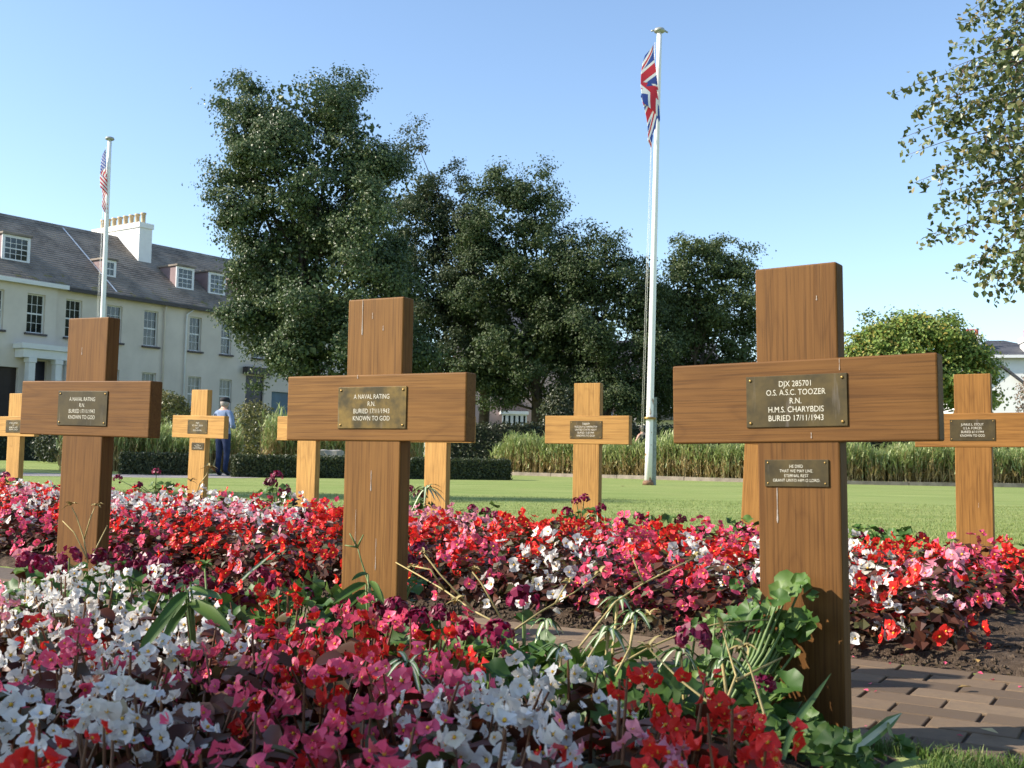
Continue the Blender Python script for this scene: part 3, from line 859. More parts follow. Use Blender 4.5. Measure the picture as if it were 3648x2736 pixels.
# ivy-leaved geranium climbing the largest cross: bigger leaves
iv = empty('climbing_geranium', (0.36, 2.12, 0.05), 0, 'large-leaved green geranium climbing the front of the largest cross', 'plant')
st = MB()
ivl = [(1705, 1270, 1.6), (1735, 1255, .7), (1665, 1310, .9), (1740, 1345, 1.5), (1720, 1365, 1.5), (1620, 1320, 1.2), (1580, 1330, 1.1), (1640, 1345, 1.1), (1590, 1370, 1.3), (1650, 1390, 1.3), (1690, 1400, 1.0),
       (1560, 1400, 1.1), (1610, 1430, 1.3), (1660, 1450, 1.4), (1700, 1480, 1.5), (1640, 1500, 1.3), (1580, 1470, 1.1), (1720, 1540, 1.5), (1660, 1550, 1.4), (1540, 1440, 1.0), (1760, 1560, 1.2), (1600, 1540, 1.2), (1690, 1340, 1.0), (1630, 1285, .7), (1750, 1600, 1.3), (1800, 1600, 1.2), (1840, 1605, 1.0), (1700, 1610, 1.2), (1545, 1350, .8), (1500, 1370, .8)]
o0 = Vector((0.36, 2.12, 0.05))
for k, (lx, ly, s) in enumerate(ivl * 4):
    if k >= len(ivl): lx += rnd(-45, 30); ly += rnd(-25, 40); s *= rnd(.6, .9)
    if ly < 1570:
        dv = at(lx, ly, 1.0) - CAM; pn = Vector((.552, .834, 0))
        off = rnd(.025, .11) + (.05 if ly > 1450 else 0)
        w = CAM + dv * (((Vector((.5864, 2.2562, 0)) - CAM).dot(pn) - off) / dv.dot(pn)) - o0
    else:
        w = at(lx, ly, rnd(1.95, 2.02) - (0.2 if lx > 1745 else 0.0)) - o0
    nn = (Vector((-.55, -.6, .55)) + rv(.38)).normalized()
    obj('leaf', GL, iv, M=orient(nn, rnd(0, 6.28), s * (.66 if k < len(ivl) else .6), w))
    if k % 2 == 0:
        st.tube([(w.x * .2, w.y * .3, 0), (w.x * .75, w.y * .7, w.z * .6), tuple(w)], [.004, .0035, .002], 5, cap=False)
tag(st.build('stems', M_STEMGREEN, iv), kind='stuff')
for hx, hy in ((1650, 1480), (1705, 1620)):
    w = at(hx, hy, 1.95) - o0
    obj('flower_head', GH[0], iv, M=orient((0, -.5, 1), 0, .7, w))

def blade_strip(b, base, az, L, w, rise, droop, mids=(0, 1, 0), seg=6, twist=0.0):
    """arching strap leaf, three columns wide"""
    d = Vector((math.cos(az), math.sin(az), 0)); s = Vector((-math.sin(az), math.cos(az), 0))
    rows = []
    for i in range(seg + 1):
        t = i / seg
        p = Vector(base) + d * (L * t * (0.45 + 0.55 * t) * .9) + Vector((0, 0, L * (rise * t - droop * t * t)))
        ww = w * (0.55 + 0.9 * t) * (1 - t ** 3) * .5 + 0.0004
        up_ = Vector((0, 0, 1))
        rows.append([p - s * ww + up_ * ww * .35, p - s * ww * .4, p + s * ww * .4, p + s * ww + up_ * ww * .35])
    n0 = len(b.v)
    for r in rows: b.v += [tuple(q) for q in r]
    for i in range(seg):
        for k in range(3):
            a = n0 + i * 4 + k
            b.face((a, a + 1, a + 5, a + 4), mids[k], True)
def spider(xd, yd, Y, L, n, label, ground=None, w=.011):
    p = at(xd, yd, Y)
    root = empty('spider_plant', p, rnd(0, 6), label, 'plant', 'spider plantlets')
    for k in range(n):
        b = MB()
        blade_strip(b, (0, 0, 0), 0, L * rnd(.7, 1.15), w, rnd(.5, 1.1), rnd(.8, 1.5))
        obj('leaf', b.mesh('leaf', [M_SPIDER, M_SPIDERW]), root, M=Matrix.Rotation(2.4 * k + rnd(-.3, .3), 4, 'Z'))
    if ground is not None:
        s = MB(); s.tube([(0, 0, 0.0), (.01, .01, -(p.z - ground) * .5), (.0, .0, -(p.z - ground))], [.003, .003, .003], 5)
        s.build('stalk', M_STRAW, root)
    return root
spider(880, 1445, 1.95, .075, 16, 'striped spider plantlet among pink and white begonias', .05)
spider(1335, 1300, 2.2, .05, 11, 'small striped plantlet on a pale runner beside the brick path', .04)
spider(1370, 1330, 2.15, .055, 12, 'upper striped spider plantlet in front of the brick path', .04)
spider(1315, 1365, 2.05, .06, 12, 'drooping striped spider plantlet over the shaded bricks', .04)
spider(1210, 1405, 1.98, .045, 10, 'tiny striped plantlet above the white begonias', .05)
spider(1470, 1410, 2.0, .055, 12, 'pale striped plantlet left of the climbing geranium', .05)
spider(1560, 1430, 1.9, .05, 10, 'greyish striped plantlet inside the climbing geranium', .05)
spider(1180, 1345, 2.35, .05, 9, 'striped plantlet at the tip of a runner over the path edge', .04)
spider(920, 1060, 6.5, .16, 14, 'striped spider plant at the foot of the pale cross behind the middle one', .2, .016)
spider(1290, 1120, 6.1, .15, 9, 'dry straw-coloured spider plant at the foot of the honey cross', .2, .014)
spider(2085, 1205, 5.2, .16, 6, 'arching blades at the foot of the right-edge cross', .15, .018)

def stem_thing(name, label, cat, paths, mat, tips=(), rads=(.0035, .0028, .0018), tipmesh=None):
    p0 = paths[0][0]
    root = empty(name, (p0.x, p0.y, p0.z), 0, label, cat)
    for k, pa in enumerate(paths):
        q = [tuple(p - p0) for p in pa]
        rr = [.68 * (rads[0] + (rads[2] - rads[0]) * i / (len(q) - 1)) for i in range(len(q))]
        b = MB(); b.tube(q, rr, 5)
        b.build('stem' if k == 0 else 'side_stem', mat, root)
    for t, s in tips:
        b = MB()
        for k in range(9):
            blade_strip(b, (0, 0, 0), 2.4 * k, s * rnd(.6, 1), s * .3, rnd(.3, 1.2), rnd(.3, 1), (0, 0, 0), 3)
        b.build('seed_head', tipmesh or mat, root, loc=tuple(t - p0))
    return root
A = at
stem_thing('dry_runner', 'long pale runner slanting across the gap right of the middle cross', 'stem',
           [[A(1110, 1365, 2.25), A(1020, 1318, 2.35), A(960, 1275, 2.42), A(900, 1240, 2.5), A(855, 1215, 2.6)],
            [A(1020, 1315, 2.35), A(950, 1240, 2.4), A(915, 1195, 2.4)], [A(960, 1275, 2.42), A(930, 1230, 2.4), A(888, 1222, 2.45)], [A(1085, 1340, 2.3), A(1040, 1260, 2.35), A(1020, 1235, 2.35)]], M_STRAW,
           [(A(915, 1195, 2.4), .02), (A(888, 1225, 2.45), .02), (A(1025, 1232, 2.35), .02), (A(985, 1300, 2.35), .03)])
stem_thing('dry_runner', 'pale runner rising from the path edge towards the scarlet begonias', 'stem',
           [[A(1095, 1372, 2.2), A(1170, 1320, 2.25), A(1240, 1280, 2.3), A(1292, 1240, 2.3)], [A(1200, 1303, 2.25), A(1225, 1260, 2.3)]], M_STRAW, [(A(1295, 1238, 2.3), .03), (A(1228, 1255, 2.3), .02)])
stem_thing('dry_runner', 'golden arching runner left of the climbing geranium', 'stem',
           [[A(1250, 1400, 2.05), A(1330, 1300, 2.15), A(1390, 1260, 2.2), A(1440, 1235, 2.2), A(1500, 1205, 2.2)], [A(1390, 1260, 2.2), A(1365, 1200, 2.2)]], M_STRAW, [(A(1500, 1205, 2.2), .025), (A(1363, 1198, 2.2), .015)])
stem_thing('dry_runner', 'yellow runner reaching right into the climbing geranium', 'stem',
           [[A(1330, 1440, 1.95), A(1400, 1400, 2.0), A(1480, 1365, 2.02), A(1560, 1345, 2.02), A(1660, 1338, 2.05)]], M_STRAW, [])
stem_thing('dry_runner', 'thin straw stems fanning out in the gap before the brick path', 'stem',
           [[A(1260, 1440, 1.95), A(1290, 1390, 2.05), A(1350, 1350, 2.1), A(1400, 1330, 2.15)], [A(1240, 1450, 1.95), A(1300, 1420, 2.0), A(1370, 1400, 2.05)], [A(1330, 1460, 1.9), A(1360, 1400, 2.0), A(1370, 1350, 2.05)]], M_STRAW, [(A(1400, 1330, 2.15), .03)])
stem_thing('bare_stem', 'branched straw stem standing against the climbing geranium', 'stem',
           [[A(1640, 1640, 1.75), A(1560, 1540, 1.8), A(1470, 1470, 1.85), A(1400, 1400, 1.9)], [A(1560, 1540, 1.8), A(1590, 1460, 1.85), A(1560, 1360, 1.9)], [A(1640, 1630, 1.75), A(1650, 1540, 1.8), A(1620, 1440, 1.85), A(1600, 1400, 1.85)], [A(1590, 1470, 1.85), A(1690, 1420, 1.9)]], M_STRAW, [(A(1400, 1400, 1.9), .03), (A(1560, 1358, 1.9), .03), (A(1605, 1398, 1.85), .035)], (.0045, .003, .002))
stem_thing('seed_stalk', 'dried branching seed stalk in front of the leftmost cross post', 'stem',
           [[A(190, 1215, 3.15), A(180, 1160, 3.2), A(165, 1115, 3.2), A(155, 1095, 3.2)], [A(182, 1165, 3.2), A(195, 1120, 3.2), A(205, 1095, 3.2)], [A(188, 1205, 3.15), A(160, 1150, 3.2), A(135, 1125, 3.2)], [A(200, 1200, 3.15), A(232, 1135, 3.2)]], M_STRAW, [(A(152, 1092, 3.2), .035), (A(207, 1093, 3.2), .03)])
stem_thing('bud_stalk', 'thin green stalk with buds in front of the middle cross post', 'stem',
           [[A(800, 1330, 2.55), A(796, 1260, 2.6), A(780, 1210, 2.62), A(772, 1180, 2.62)], [A(772, 1182, 2.62), A(755, 1152, 2.62)], [A(772, 1182, 2.62), A(785, 1155, 2.62)], [A(772, 1182, 2.62), A(745, 1178, 2.62)]], M_STEMGREEN, [], (.004, .003, .002))
stem_thing('thin_stalk', 'straight green stalk behind the white begonias at left', 'stem',
           [[A(447, 1330, 2.35), A(446, 1280, 2.4), A(442, 1225, 2.45)]], M_STEMGREEN, [(A(442, 1222, 2.45), .04)], (.004, .003, .003), M_GERLEAF_I)
stem_thing('flower_stalk', 'pale bent flower stalk before the small two-plaque cross', 'stem',
           [[A(425, 1065, 6.6), A(432, 1045, 6.6), A(447, 1025, 6.6), A(450, 1015, 6.6)]], M_STRAW, [(A(450, 1012, 6.6), .07), (A(412, 1040, 6.6), .05)], (.006, .005, .004))
# pale stalk under the single pink begonia at left
def broad_plant(name, label, leaves, Y, base):
    root = empty(name, base, 0, label, 'plant')
    st = MB()
    for (x0, y0, x1, y1, w) in leaves:
        a = A(x0, y0, Y) - base; t = A(x1, y1, Y - .06) - base
        d = t - a; s = d.cross(Vector((0.2, -.7, .7))).normalized()
        nn = s.cross(d).normalized()
        if nn.z < 0: nn = -nn
        b = MB(); n = 6
        for i in range(n + 1):
            q = i / n; ww = w * math.sin(math.pi * min(1, q * .94 + .04)) ** .75
            p = a + d * q - Vector((0, 0, .02)) * (q * q)
            ww *= .8 * (1 + .12 * math.sin(9 * q)); b.v += [tuple(p - s * ww + nn * ww * .5), tuple(p), tuple(p + s * ww + nn * ww * .5)]
        for i in range(n):
            for k in range(2):
                b.face((3 * i + k, 3 * i + k + 1, 3 * i + k + 4, 3 * i + k + 3), 0, True)
        b.build('leaf', M_GERLEAF, root)
        st.tube([(0, 0, 0), (a.x * .5, a.y * .5, a.z * .7), tuple(a)], [.003, .003, .002], 5)
    tag(st.build('stems', M_STEMGREEN, root), kind='stuff')
b0 = A(430, 1330, 2.1); b0.z = .05
broad_plant('broad_leaved_weed', 'dark green broad-leaved plant rising among white begonias at left', [(400, 1290, 300, 1390, .017), (405, 1280, 345, 1320, .013), (410, 1300, 500, 1345, .020), (405, 1275, 450, 1260, .010), (415, 1285, 480, 1270, .012), (400, 1265, 380, 1250, .008), (412, 1262, 430, 1240, .009), (405, 1305, 350, 1370, .012)], 2.05, b0)
b0 = A(800, 1310, 2.6); b0.z = .05
broad_plant('broad_leaved_weed', 'green lance-leaved plant at the foot of the middle cross', [(790, 1260, 720, 1285, .014), (790, 1275, 735, 1310, .013), (800, 1255, 830, 1290, .012), (795, 1240, 760, 1235, .008), (800, 1300, 860, 1295, .012)], 2.6, b0)
def strap(label, pts, w, mats, mids):
    p0 = pts[0]; root = empty('strap_leaf_plant', p0, 0, label, 'plant')
    b = MB(); n = len(pts); 
    for i, p in enumerate(pts):
        q = i / (n - 1); t = (pts[min(i + 1, n - 1)] - pts[max(i - 1, 0)]).normalized()
        s = t.cross(Vector((0, -1, .35))).normalized(); ww = w * (0.75 + .6 * q) * (1 - q ** 4) * .5 + .0004
        nn = s.cross(t)
        for k in (-1, -.45, .45, 1): b.v.append(tuple(p - p0 + s * ww * k + nn * ww * .3 * abs(k)))
    for i in range(n - 1):
        for k in range(3):
            a = i * 4 + k; b.face((a, a + 1, a + 5, a + 4), mids[k], True)
    b.build('leaf', mats, root)
strap('grey-green striped strap leaf pointing right over the bricks at lower right', [A(1835, 1632, 1.85), A(1860, 1608, 1.87), A(1890, 1585, 1.9), A(1920, 1560, 1.92), A(1948, 1540, 1.95)], .021, [M_SPIDER, M_SPIDERW], (0, 1, 0))
strap('long green blade leaning right across the foot of the largest cross', [A(1690, 1640, 1.8), A(1705, 1590, 1.82), A(1725, 1550, 1.85), A(1755, 1510, 1.88), A(1795, 1455, 1.9)], .011, [M_SPIDER, M_SPIDERW], (0, 0, 0))
strap('thin striped blade beside the crimson geranium near the leftmost cross', [A(510, 1265, 2.6), A(535, 1240, 2.65), A(565, 1215, 2.7), A(595, 1190, 2.72)], .008, [M_SPIDER, M_SPIDERW], (0, 1, 0))

# fallen leaves on bricks and soil
M_FALL = leafy('fallen_leaf', [(0, (0.35, 0.22, 0.07)), (1, (0.5, 0.42, 0.22))], 0.7, 0.1, 0.3, False)
fl = MB(); fl.v += [(-.02, 0, .001), (0, .009, .006), (.024, 0, .002), (0, -.009, .004)]; fl.face((0, 3, 2, 1))
flm = fl.mesh('fallen_leaf', M_FALL)
for k, (fx, fy, lab) in enumerate([(2085, 1485, 'pale fallen leaf on the shaded bricks near the soil edge'), (2135, 1580, 'pale fallen leaf on the sunlit bricks at lower right'), (2110, 1445, 'tan fallen leaf at the soil edge under the red begonias'), (1965, 1420, 'tan fallen leaf on bare soil right of the largest cross'), (1345, 1049, 'brown fallen leaf on the lawn left of the flagpole foot')]):
    d = at(fx, fy, 1) - CAM; t = (0.57 - 0.022) / -d.z
    p = CAM + d * t
    if k == 4: p.z = .004
    o = obj('fallen_leaf', flm, M=Matrix.Translation(p) @ Matrix.Rotation(rnd(0, 6), 4, 'Z') @ Matrix.Scale(2.6 if k == 4 else 1.1, 4))
    if k in (2, 3): o.location.z += .02
    tag(o, lab, 'leaf', 'fallen leaves')

# ------------------------------------------------------------------ trees
M_BARK = simple('bark', (0.085, 0.068, 0.055), 0.95, 0, 0.35, 6, 0.2, 0.8, 25)
def tree(name, label, Y, blobs, cols, trunk, leaf=0.11, dens=1.0, depth=0.85, seed=1, group='trees behind the lawn', rough=0.55, trans=0.2, airy=(), clump=.24, fill=.3, bough=.85):
    """blobs: overview-pixel ellipses (x, y, rx, ry) standing at depth Y; trunk: (x, width)"""
    rng = np.random.default_rng(seed)
    k = Y / 2373.8
    base = at(trunk[0], 900, Y); base.z = 0
    root = empty(name, base, 0, label, 'tree', group)
    Cs, Ns, Sz = [], [], []
    blist = []
    for i, bl in enumerate(blobs):
        bx, by, rx, ry = bl[:4]
        dy = bl[4] if len(bl) > 4 else rng.uniform(-.5, .5) * rx * k
        c = np.array(at(bx, by, Y + dy)); r = np.array([rx * k, max(rx, ry) * k * depth, ry * k]); r = np.maximum(r - .38 * bough * np.array([1, 1, .8]), r * .6)
        blist.append((c, r))
        area = 4 * math.pi * (((r[0] * r[1]) ** 1.6 + (r[0] * r[2]) ** 1.6 + (r[1] * r[2]) ** 1.6) / 3) ** (1 / 1.6)
        nc = max(10, int(area * 4.4 * dens * (airy[i] if i < len(airy) else 1)))
        nbo = max(7, int(area * .34))        # boughs, each a bundle of leaf clumps with gaps between
        bd = unit(rng.normal(size=(nbo, 3))); bsz = rng.uniform(.7, 1.35, nbo)
        bi = rng.integers(0, nbo, nc)
        dd = unit(rng.normal(size=(nc, 3))); dd = np.where(((dd * bd[bi]).sum(1) < -.2)[:, None], -dd, dd)
        cc = c + bd[bi] * r * rng.uniform(.84, .98, nbo)[bi][:, None] + dd * (bsz[bi] * bough * rng.uniform(.45, 1.0, nc))[:, None] * [1, 1, .78]
        d = unit(dd * .8 + bd[bi] * .5)
        # twigs that stick out of the crown
        nt = int(nc * .07)
        cc[:nt] = c + bd[bi[:nt]] * r * rng.uniform(1.0, 1.16, nt)[:, None] + rng.normal(size=(nt, 3)) * .3
        inn = rng.random(nc) < fill * .5
        cc[inn] = c + bd[bi[inn]] * r * rng.uniform(.4, .8, inn.sum())[:, None]
        m_ = rng.integers(60, 100, nc)
        idx = np.repeat(np.arange(nc), m_)
        sig = rng.uniform(.6, 1.25, nc)[idx][:, None] * clump
        off = rng.normal(size=(len(idx), 3)) * sig * [1, 1, .62]
        p = cc[idx] + off
        nn = unit(d[idx] * 1.1 + off / clump * .35 + rng.normal(size=off.shape) * .6 + [0, 0, .35])
        Cs.append(p); Ns.append(nn); Sz.append(np.ones(len(p)))
        if not (i < len(airy) and airy[i] < .7):   # oversized leaves added inside the crown to block light
            ni = int(r[0] * r[1] * r[2] * 4.19 * 30)
            di = unit(rng.normal(size=(ni, 3))) * rng.random((ni, 1)) ** .4 * .82
            Cs.append(c + di * r); Ns.append(rng.normal(size=(ni, 3)) + [0, 0, .4]); Sz.append(rng.uniform(1.4, 2.4, ni))
    C = np.concatenate(Cs); N = np.concatenate(Ns); Sz = np.concatenate(Sz)
    ok = C[:, 2] > .6
    C, N, Sz = C[ok], N[ok], Sz[ok]
    V, F = leaf_cloud(C - np.array(base), N, leaf * Sz * rng.uniform(.65, 1.25, len(C)), rng, .75, .3)
    tag(obj('crown', np_mesh('crown', V, F, leafy(name + '_leaf', cols, rough, trans, .35)), root), kind='stuff')
    b = MB(); w = trunk[1] * k * .5
    zc = min(c[2] - r[2] * .3 for c, r in blist); zt = max(c[2] for c, r in blist)
    pts = [Vector((0, 0, -.1)), Vector((rng.normal() * .1, 0, zc * .5)), Vector((rng.normal() * .2, .1, zc)), Vector(np.mean([q[0] for q in blist], 0) - np.array(base)) * .5 + Vector((0, 0, zc * .5)), Vector(np.mean([q[0] for q in blist], 0) - np.array(base))]
    b.tube(pts, [w * 1.35, w, w * .9, w * .5, w * .1], 9)
    b.build('trunk', M_BARK, root)
    for c, r in blist:
        t = Vector(c) - Vector(base); zz = max(zc * .8, t.z * .55); s0 = Vector((0, 0, zz))
        lb = MB(); mid = s0.lerp(t, .5) + Vector((0, 0, -.08 * (t - s0).length))
        lb.tube([s0, mid, t], [w * .26, w * .18, w * .05], 6)
        lb.build('limb', M_BARK, root)
    return len(C)
nl = 0
nl += tree('broad_tree', 'tall glossy dark green tree, highest of the group at left', 40, [(640, 240, 120, 85, 0), (548, 190, 48, 38, .5), (500, 250, 38, 60, .5), (735, 215, 75, 58, .5), (790, 300, 62, 80), (520, 330, 62, 75), (640, 380, 175, 130, 0), (510, 455, 52, 58), (570, 480, 92, 95), (805, 430, 75, 120), (635, 570, 145, 120, 0), (550, 600, 46, 55), (760, 620, 110, 130, -1), (690, 640, 80, 70, -2.2), (800, 460, 55, 85, -2), (568, 705, 45, 60), (592, 745, 58, 72), (850, 640, 60, 120), (720, 760, 120, 90, -1.5), (600, 690, 110, 95), (640, 780, 95, 66, -.8), (820, 740, 100, 100), (578, 650, 52, 58), (598, 790, 34, 50, -.5)],
     [(0, (0.040, 0.072, 0.030)), (0.5, (0.068, 0.108, 0.042)), (0.85, (0.105, 0.145, 0.055)), (1, (0.17, 0.19, 0.075))], (650, 40), .115, 1.2, .8, 3, rough=.42)
nl += tree('slender_tree', 'thin-topped tree just right of the tallest tree', 52, [(905, 320, 40, 50), (870, 330, 24, 46), (960, 390, 45, 50), (1000, 420, 40, 40), (900, 440, 80, 85), (970, 490, 75, 80), (930, 600, 105, 110), (960, 740, 130, 105), (900, 820, 80, 55), (1020, 560, 60, 110), (1030, 700, 80, 110), (870, 560, 50, 110)],
     [(0, (0.035, 0.056, 0.024)), (0.6, (0.058, 0.084, 0.034)), (1, (0.10, 0.115, 0.05))], (1050, 24), .12, .8, .8, 4, airy=(.45, .4, .5, .45, .8, .8, 1, 1, 1))
nl += tree('rounded_tree', 'leafy green tree in the middle of the group', 50, [(1110, 410, 75, 50), (1150, 390, 40, 34), (1170, 470, 55, 65), (1075, 480, 75, 75), (1130, 560, 95, 90), (1080, 640, 115, 110), (1180, 640, 70, 100), (1110, 760, 135, 85), (1170, 850, 85, 40), (1060, 840, 60, 45), (1100, 800, 90, 50), (1025, 470, 50, 70), (1215, 560, 40, 70), (1225, 700, 70, 110)],
     [(0, (0.034, 0.060, 0.022)), (0.6, (0.056, 0.090, 0.030)), (1, (0.105, 0.13, 0.042))], (1165, 26), .12, .85, .8, 5)
nl += tree('low_tree', 'lower green tree left of the tall flagpole', 48, [(1270, 525, 34, 34), (1310, 520, 30, 36), (1350, 570, 36, 34), (1270, 600, 60, 60), (1330, 640, 60, 60), (1280, 700, 105, 85), (1320, 780, 95, 80), (1250, 830, 80, 55), (1340, 850, 70, 36), (1390, 650, 40, 70), (1395, 760, 60, 90), (1415, 690, 45, 90), (1300, 868, 110, 34), (1230, 880, 60, 26), (1300, 600, 75, 65), (1225, 640, 50, 90), (1400, 860, 45, 34)],
     [(0, (0.034, 0.058, 0.022)), (0.6, (0.054, 0.086, 0.028)), (1, (0.10, 0.125, 0.042))], (1300, 24), .12, .85, .8, 6)
nl += tree('bushy_tree', 'rounded green tree right of the tall flagpole', 50, [(1510, 540, 62, 45), (1570, 570, 55, 55), (1450, 590, 40, 60), (1500, 640, 90, 85), (1590, 650, 45, 70), (1530, 740, 105, 90), (1460, 800, 70, 85), (1560, 830, 85, 75), (1610, 760, 40, 100), (1530, 610, 85, 70), (1430, 700, 45, 90), (1430, 830, 60, 70), (1620, 860, 60, 60), (1480, 880, 90, 40), (1580, 890, 70, 36)],
     [(0, (0.042, 0.070, 0.022)), (0.6, (0.070, 0.105, 0.032)), (1, (0.12, 0.145, 0.048))], (1500, 24), .12, .85, .8, 7)
nl += tree('maple_tree', 'yellow-green autumn-tinged tree before the white house at right', 38, [(1950, 745, 60, 45), (2010, 720, 45, 38), (2060, 745, 50, 45), (1895, 790, 42, 42), (2095, 800, 40, 45), (1990, 778, 128, 82), (1990, 730, 80, 45), (2060, 800, 70, 60), (1920, 800, 65, 60), (1940, 850, 70, 50), (2050, 850, 75, 55), (2110, 850, 34, 34), (1880, 730, 9, 22), (1918, 700, 8, 18)],
     [(0, (0.10, 0.165, 0.03)), (0.5, (0.165, 0.24, 0.048)), (0.88, (0.25, 0.28, 0.06)), (1, (0.42, 0.30, 0.06))], (1990, 22), .13, 2.3, .8, 8, airy=(1,) * 9 + (.5, .5))
# trees outside the picture on the left: their shade lies over the near bed and the far left lawn
def unseen_tree(name, label, x, y, z0, rx, ry, rz, n, leaf, seed):
    rng = np.random.default_rng(seed)
    root = empty(name, (x, y, 0), 0, label, 'tree', 'trees left of the picture')
    d = unit(rng.normal(size=(n, 3))) * rng.random((n, 1)) ** .4 * [rx, ry, rz] + [0, 0, z0 + rz]
    idx = np.repeat(np.arange(n), 46)
    C = d[idx] + rng.normal(size=(len(idx), 3)) * [.2, .2, .13]
    V, F = leaf_cloud(C, rng.normal(size=C.shape) + [0, 0, .7], leaf * rng.uniform(.7, 1.2, len(C)), rng, .7, .3)
    tag(obj('crown', np_mesh('crown', V, F, MATS['rounded_tree_leaf']), root), kind='stuff')
    b = MB(); b.tube([(0, 0, -.1), (.05, .03, z0), (0, 0, z0 + rz * 1.6)], [.2, .14, .03], 8); b.build('trunk', M_BARK, root)
    for k in range(8):
        a = k * .8; lb = MB(); lb.tube([(0, 0, z0 * .9), (math.cos(a) * rx * .4, math.sin(a) * ry * .4, z0 + rz * .5), (math.cos(a) * rx * .8, math.sin(a) * ry * .8, z0 + rz)], [.08, .05, .015], 6); lb.build('limb', M_BARK, root)
unseen_tree('shade_tree', 'small shade tree left of the camera, casting dappled shade over the near bed', -7.6, 0.02, 2.8, 1.8, 1.25, 1.9, 400, .09, 21)
unseen_tree('slim_tree', 'slim tall tree left of the lawn, casting a soft band of shade', -20.0, 12.6, 8.6, 1.5, .9, 2.8, 150, .12, 23)
unseen_tree('shade_tree', 'tree left of the far lawn, shading the paved path', -22.0, 24.2, 3.2, 3.6, 3.4, 3.6, 420, .12, 22)

for k, (tx, ty, rx, ry, rz, lab) in enumerate([(8.2, -0.5, 2.6, 3.2, 2.8, 'unseen dense tree right of the camera, added to block skylight'), (9.6, 4.6, 2.6, 2.6, 3.0, 'unseen dense tree beyond the birch, added to block skylight'),
        (6.0, -7.0, 3.2, 2.6, 3.2, 'unseen dense tree behind the camera to the right, added to block skylight'), (-0.5, -8.0, 3.4, 2.6, 3.2, 'unseen dense tree straight behind the camera, added to block skylight')]):
    unseen_tree('unseen_tree', lab, tx, ty, .8, rx, ry, rz, 420, .15, 24 + k)  # added out of view to cut skylight on the near crosses and bed
# birch on the right, close to the camera
M_BIRCHLEAF = leafy('birch_leaf', [(0, (0.055, 0.085, 0.028)), (0.5, (0.10, 0.135, 0.042)), (0.85, (0.18, 0.20, 0.07)), (1, (0.32, 0.25, 0.11))], 0.4, 0.3, 0.5, False)
M_BIRCHLEAF_I = leafy('birch_foliage', [(0, (0.055, 0.085, 0.028)), (0.5, (0.10, 0.135, 0.042)), (0.85, (0.18, 0.20, 0.07)), (1, (0.32, 0.25, 0.11))], 0.4, 0.3, 0.5, True)
M_TWIG = simple('birch_twig', (0.14, 0.085, 0.06), 0.7, 0, 0.3, 20)
M_BIRCHBARK = simple('birch_bark', (0.55, 0.5, 0.45), 0.8, 0, 0.35, 9, 0.3, 0.3, 30)
bx0 = Vector((5.2, 6.9, 0))
birch = empty('birch_tree', bx0, 0, 'birch with hanging leafy twigs entering at the top right corner', 'tree')
tb = MB(); tb.tube([(0, 0, -.1), (.05, 0, 1.5), (-.05, .05, 3.2), (0, 0, 5.2)], [.13, .11, .075, .02], 10); tb.build('trunk', M_BIRCHBARK, birch)
bl = MB(); n0 = 0
bl.v += [(-.024, 0, 0), (-.012, .014, .002), (.004, .0165, .001), (.03, 0, -.003), (.004, -.0165, .001), (-.012, -.014, .002)]
bl.face((0, 5, 4, 3, 2, 1), 0, False)
blm = bl.mesh('leaf', M_BIRCHLEAF)
r = random.Random(5)
twigs = []
ends = [(1945, 300), (1935, 200), (1960, 335), (1975, 395), (2015, 455), (2000, 520), (2065, 580), (2110, 610), (2150, 632), (2060, 100), (2075, 50), (2120, 0), (2030, 250), (2060, 330), (2090, 420), (2080, 500), (2130, 540), (2050, 150), (2010, 215), (2130, 90), (2150, 180), (2140, 270), (2160, 360), (2150, 450), (2190, 560), (2190, 620), (2190, 60), (2190, 150), (2200, 240), (2200, 330), (2205, 420), (2205, 510), (1975, 240), (2020, 370), (2040, 420), (2100, 20), (2170, 20), (2110, 230), (2110, 330), (2120, 400), (2180, 500), (2060, 260), (2100, 150), (2165, 110)]
leaves = []
tw = MB()
for ex, ey in ends:
    Yd = r.uniform(5.6, 6.5)
    e = at(ex, ey, Yd)
    s = at(2260 + r.uniform(0, 80), ey - r.uniform(10, 110), Yd + r.uniform(-.1, .3))
    mid = s.lerp(e, .5) + Vector((0, 0, r.uniform(.02, .14)))
    pts = []
    for i in range(9):
        t = i / 8; pts.append(s * (1 - t) ** 2 + mid * 2 * t * (1 - t) + e * t * t)
    tw.tube([p - bx0 for p in pts], [.006 - .005 * i / 8 for i in range(9)], 5)
    ln = (e - s).length
    for k in range(int(ln * 150)):
        t = r.uniform(0.05, 1) if k > 2 else 1.0
        p = s * (1 - t) ** 2 + mid * 2 * t * (1 - t) + e * t * t
        p = p + Vector((r.gauss(0, .045), r.gauss(0, .06), r.gauss(-.03, .045))) * (1.1 - .55 * t)
        leaves.append(p)
    for q in range(2):
        t = r.uniform(.3, .9); p = s * (1 - t) ** 2 + mid * 2 * t * (1 - t) + e * t * t
        e2 = p + Vector((r.uniform(-.12, .02), r.uniform(-.1, .1), r.uniform(-.16, -.02)))
        tw.tube([p - bx0, (p + e2) / 2 - bx0 + Vector((0, 0, .01)), e2 - bx0], [.0025, .002, .001], 4)
        for k in range(7):
            leaves.append(p.lerp(e2, r.random()) + Vector((r.gauss(0, .02), r.gauss(0, .03), r.gauss(-.015, .02))))
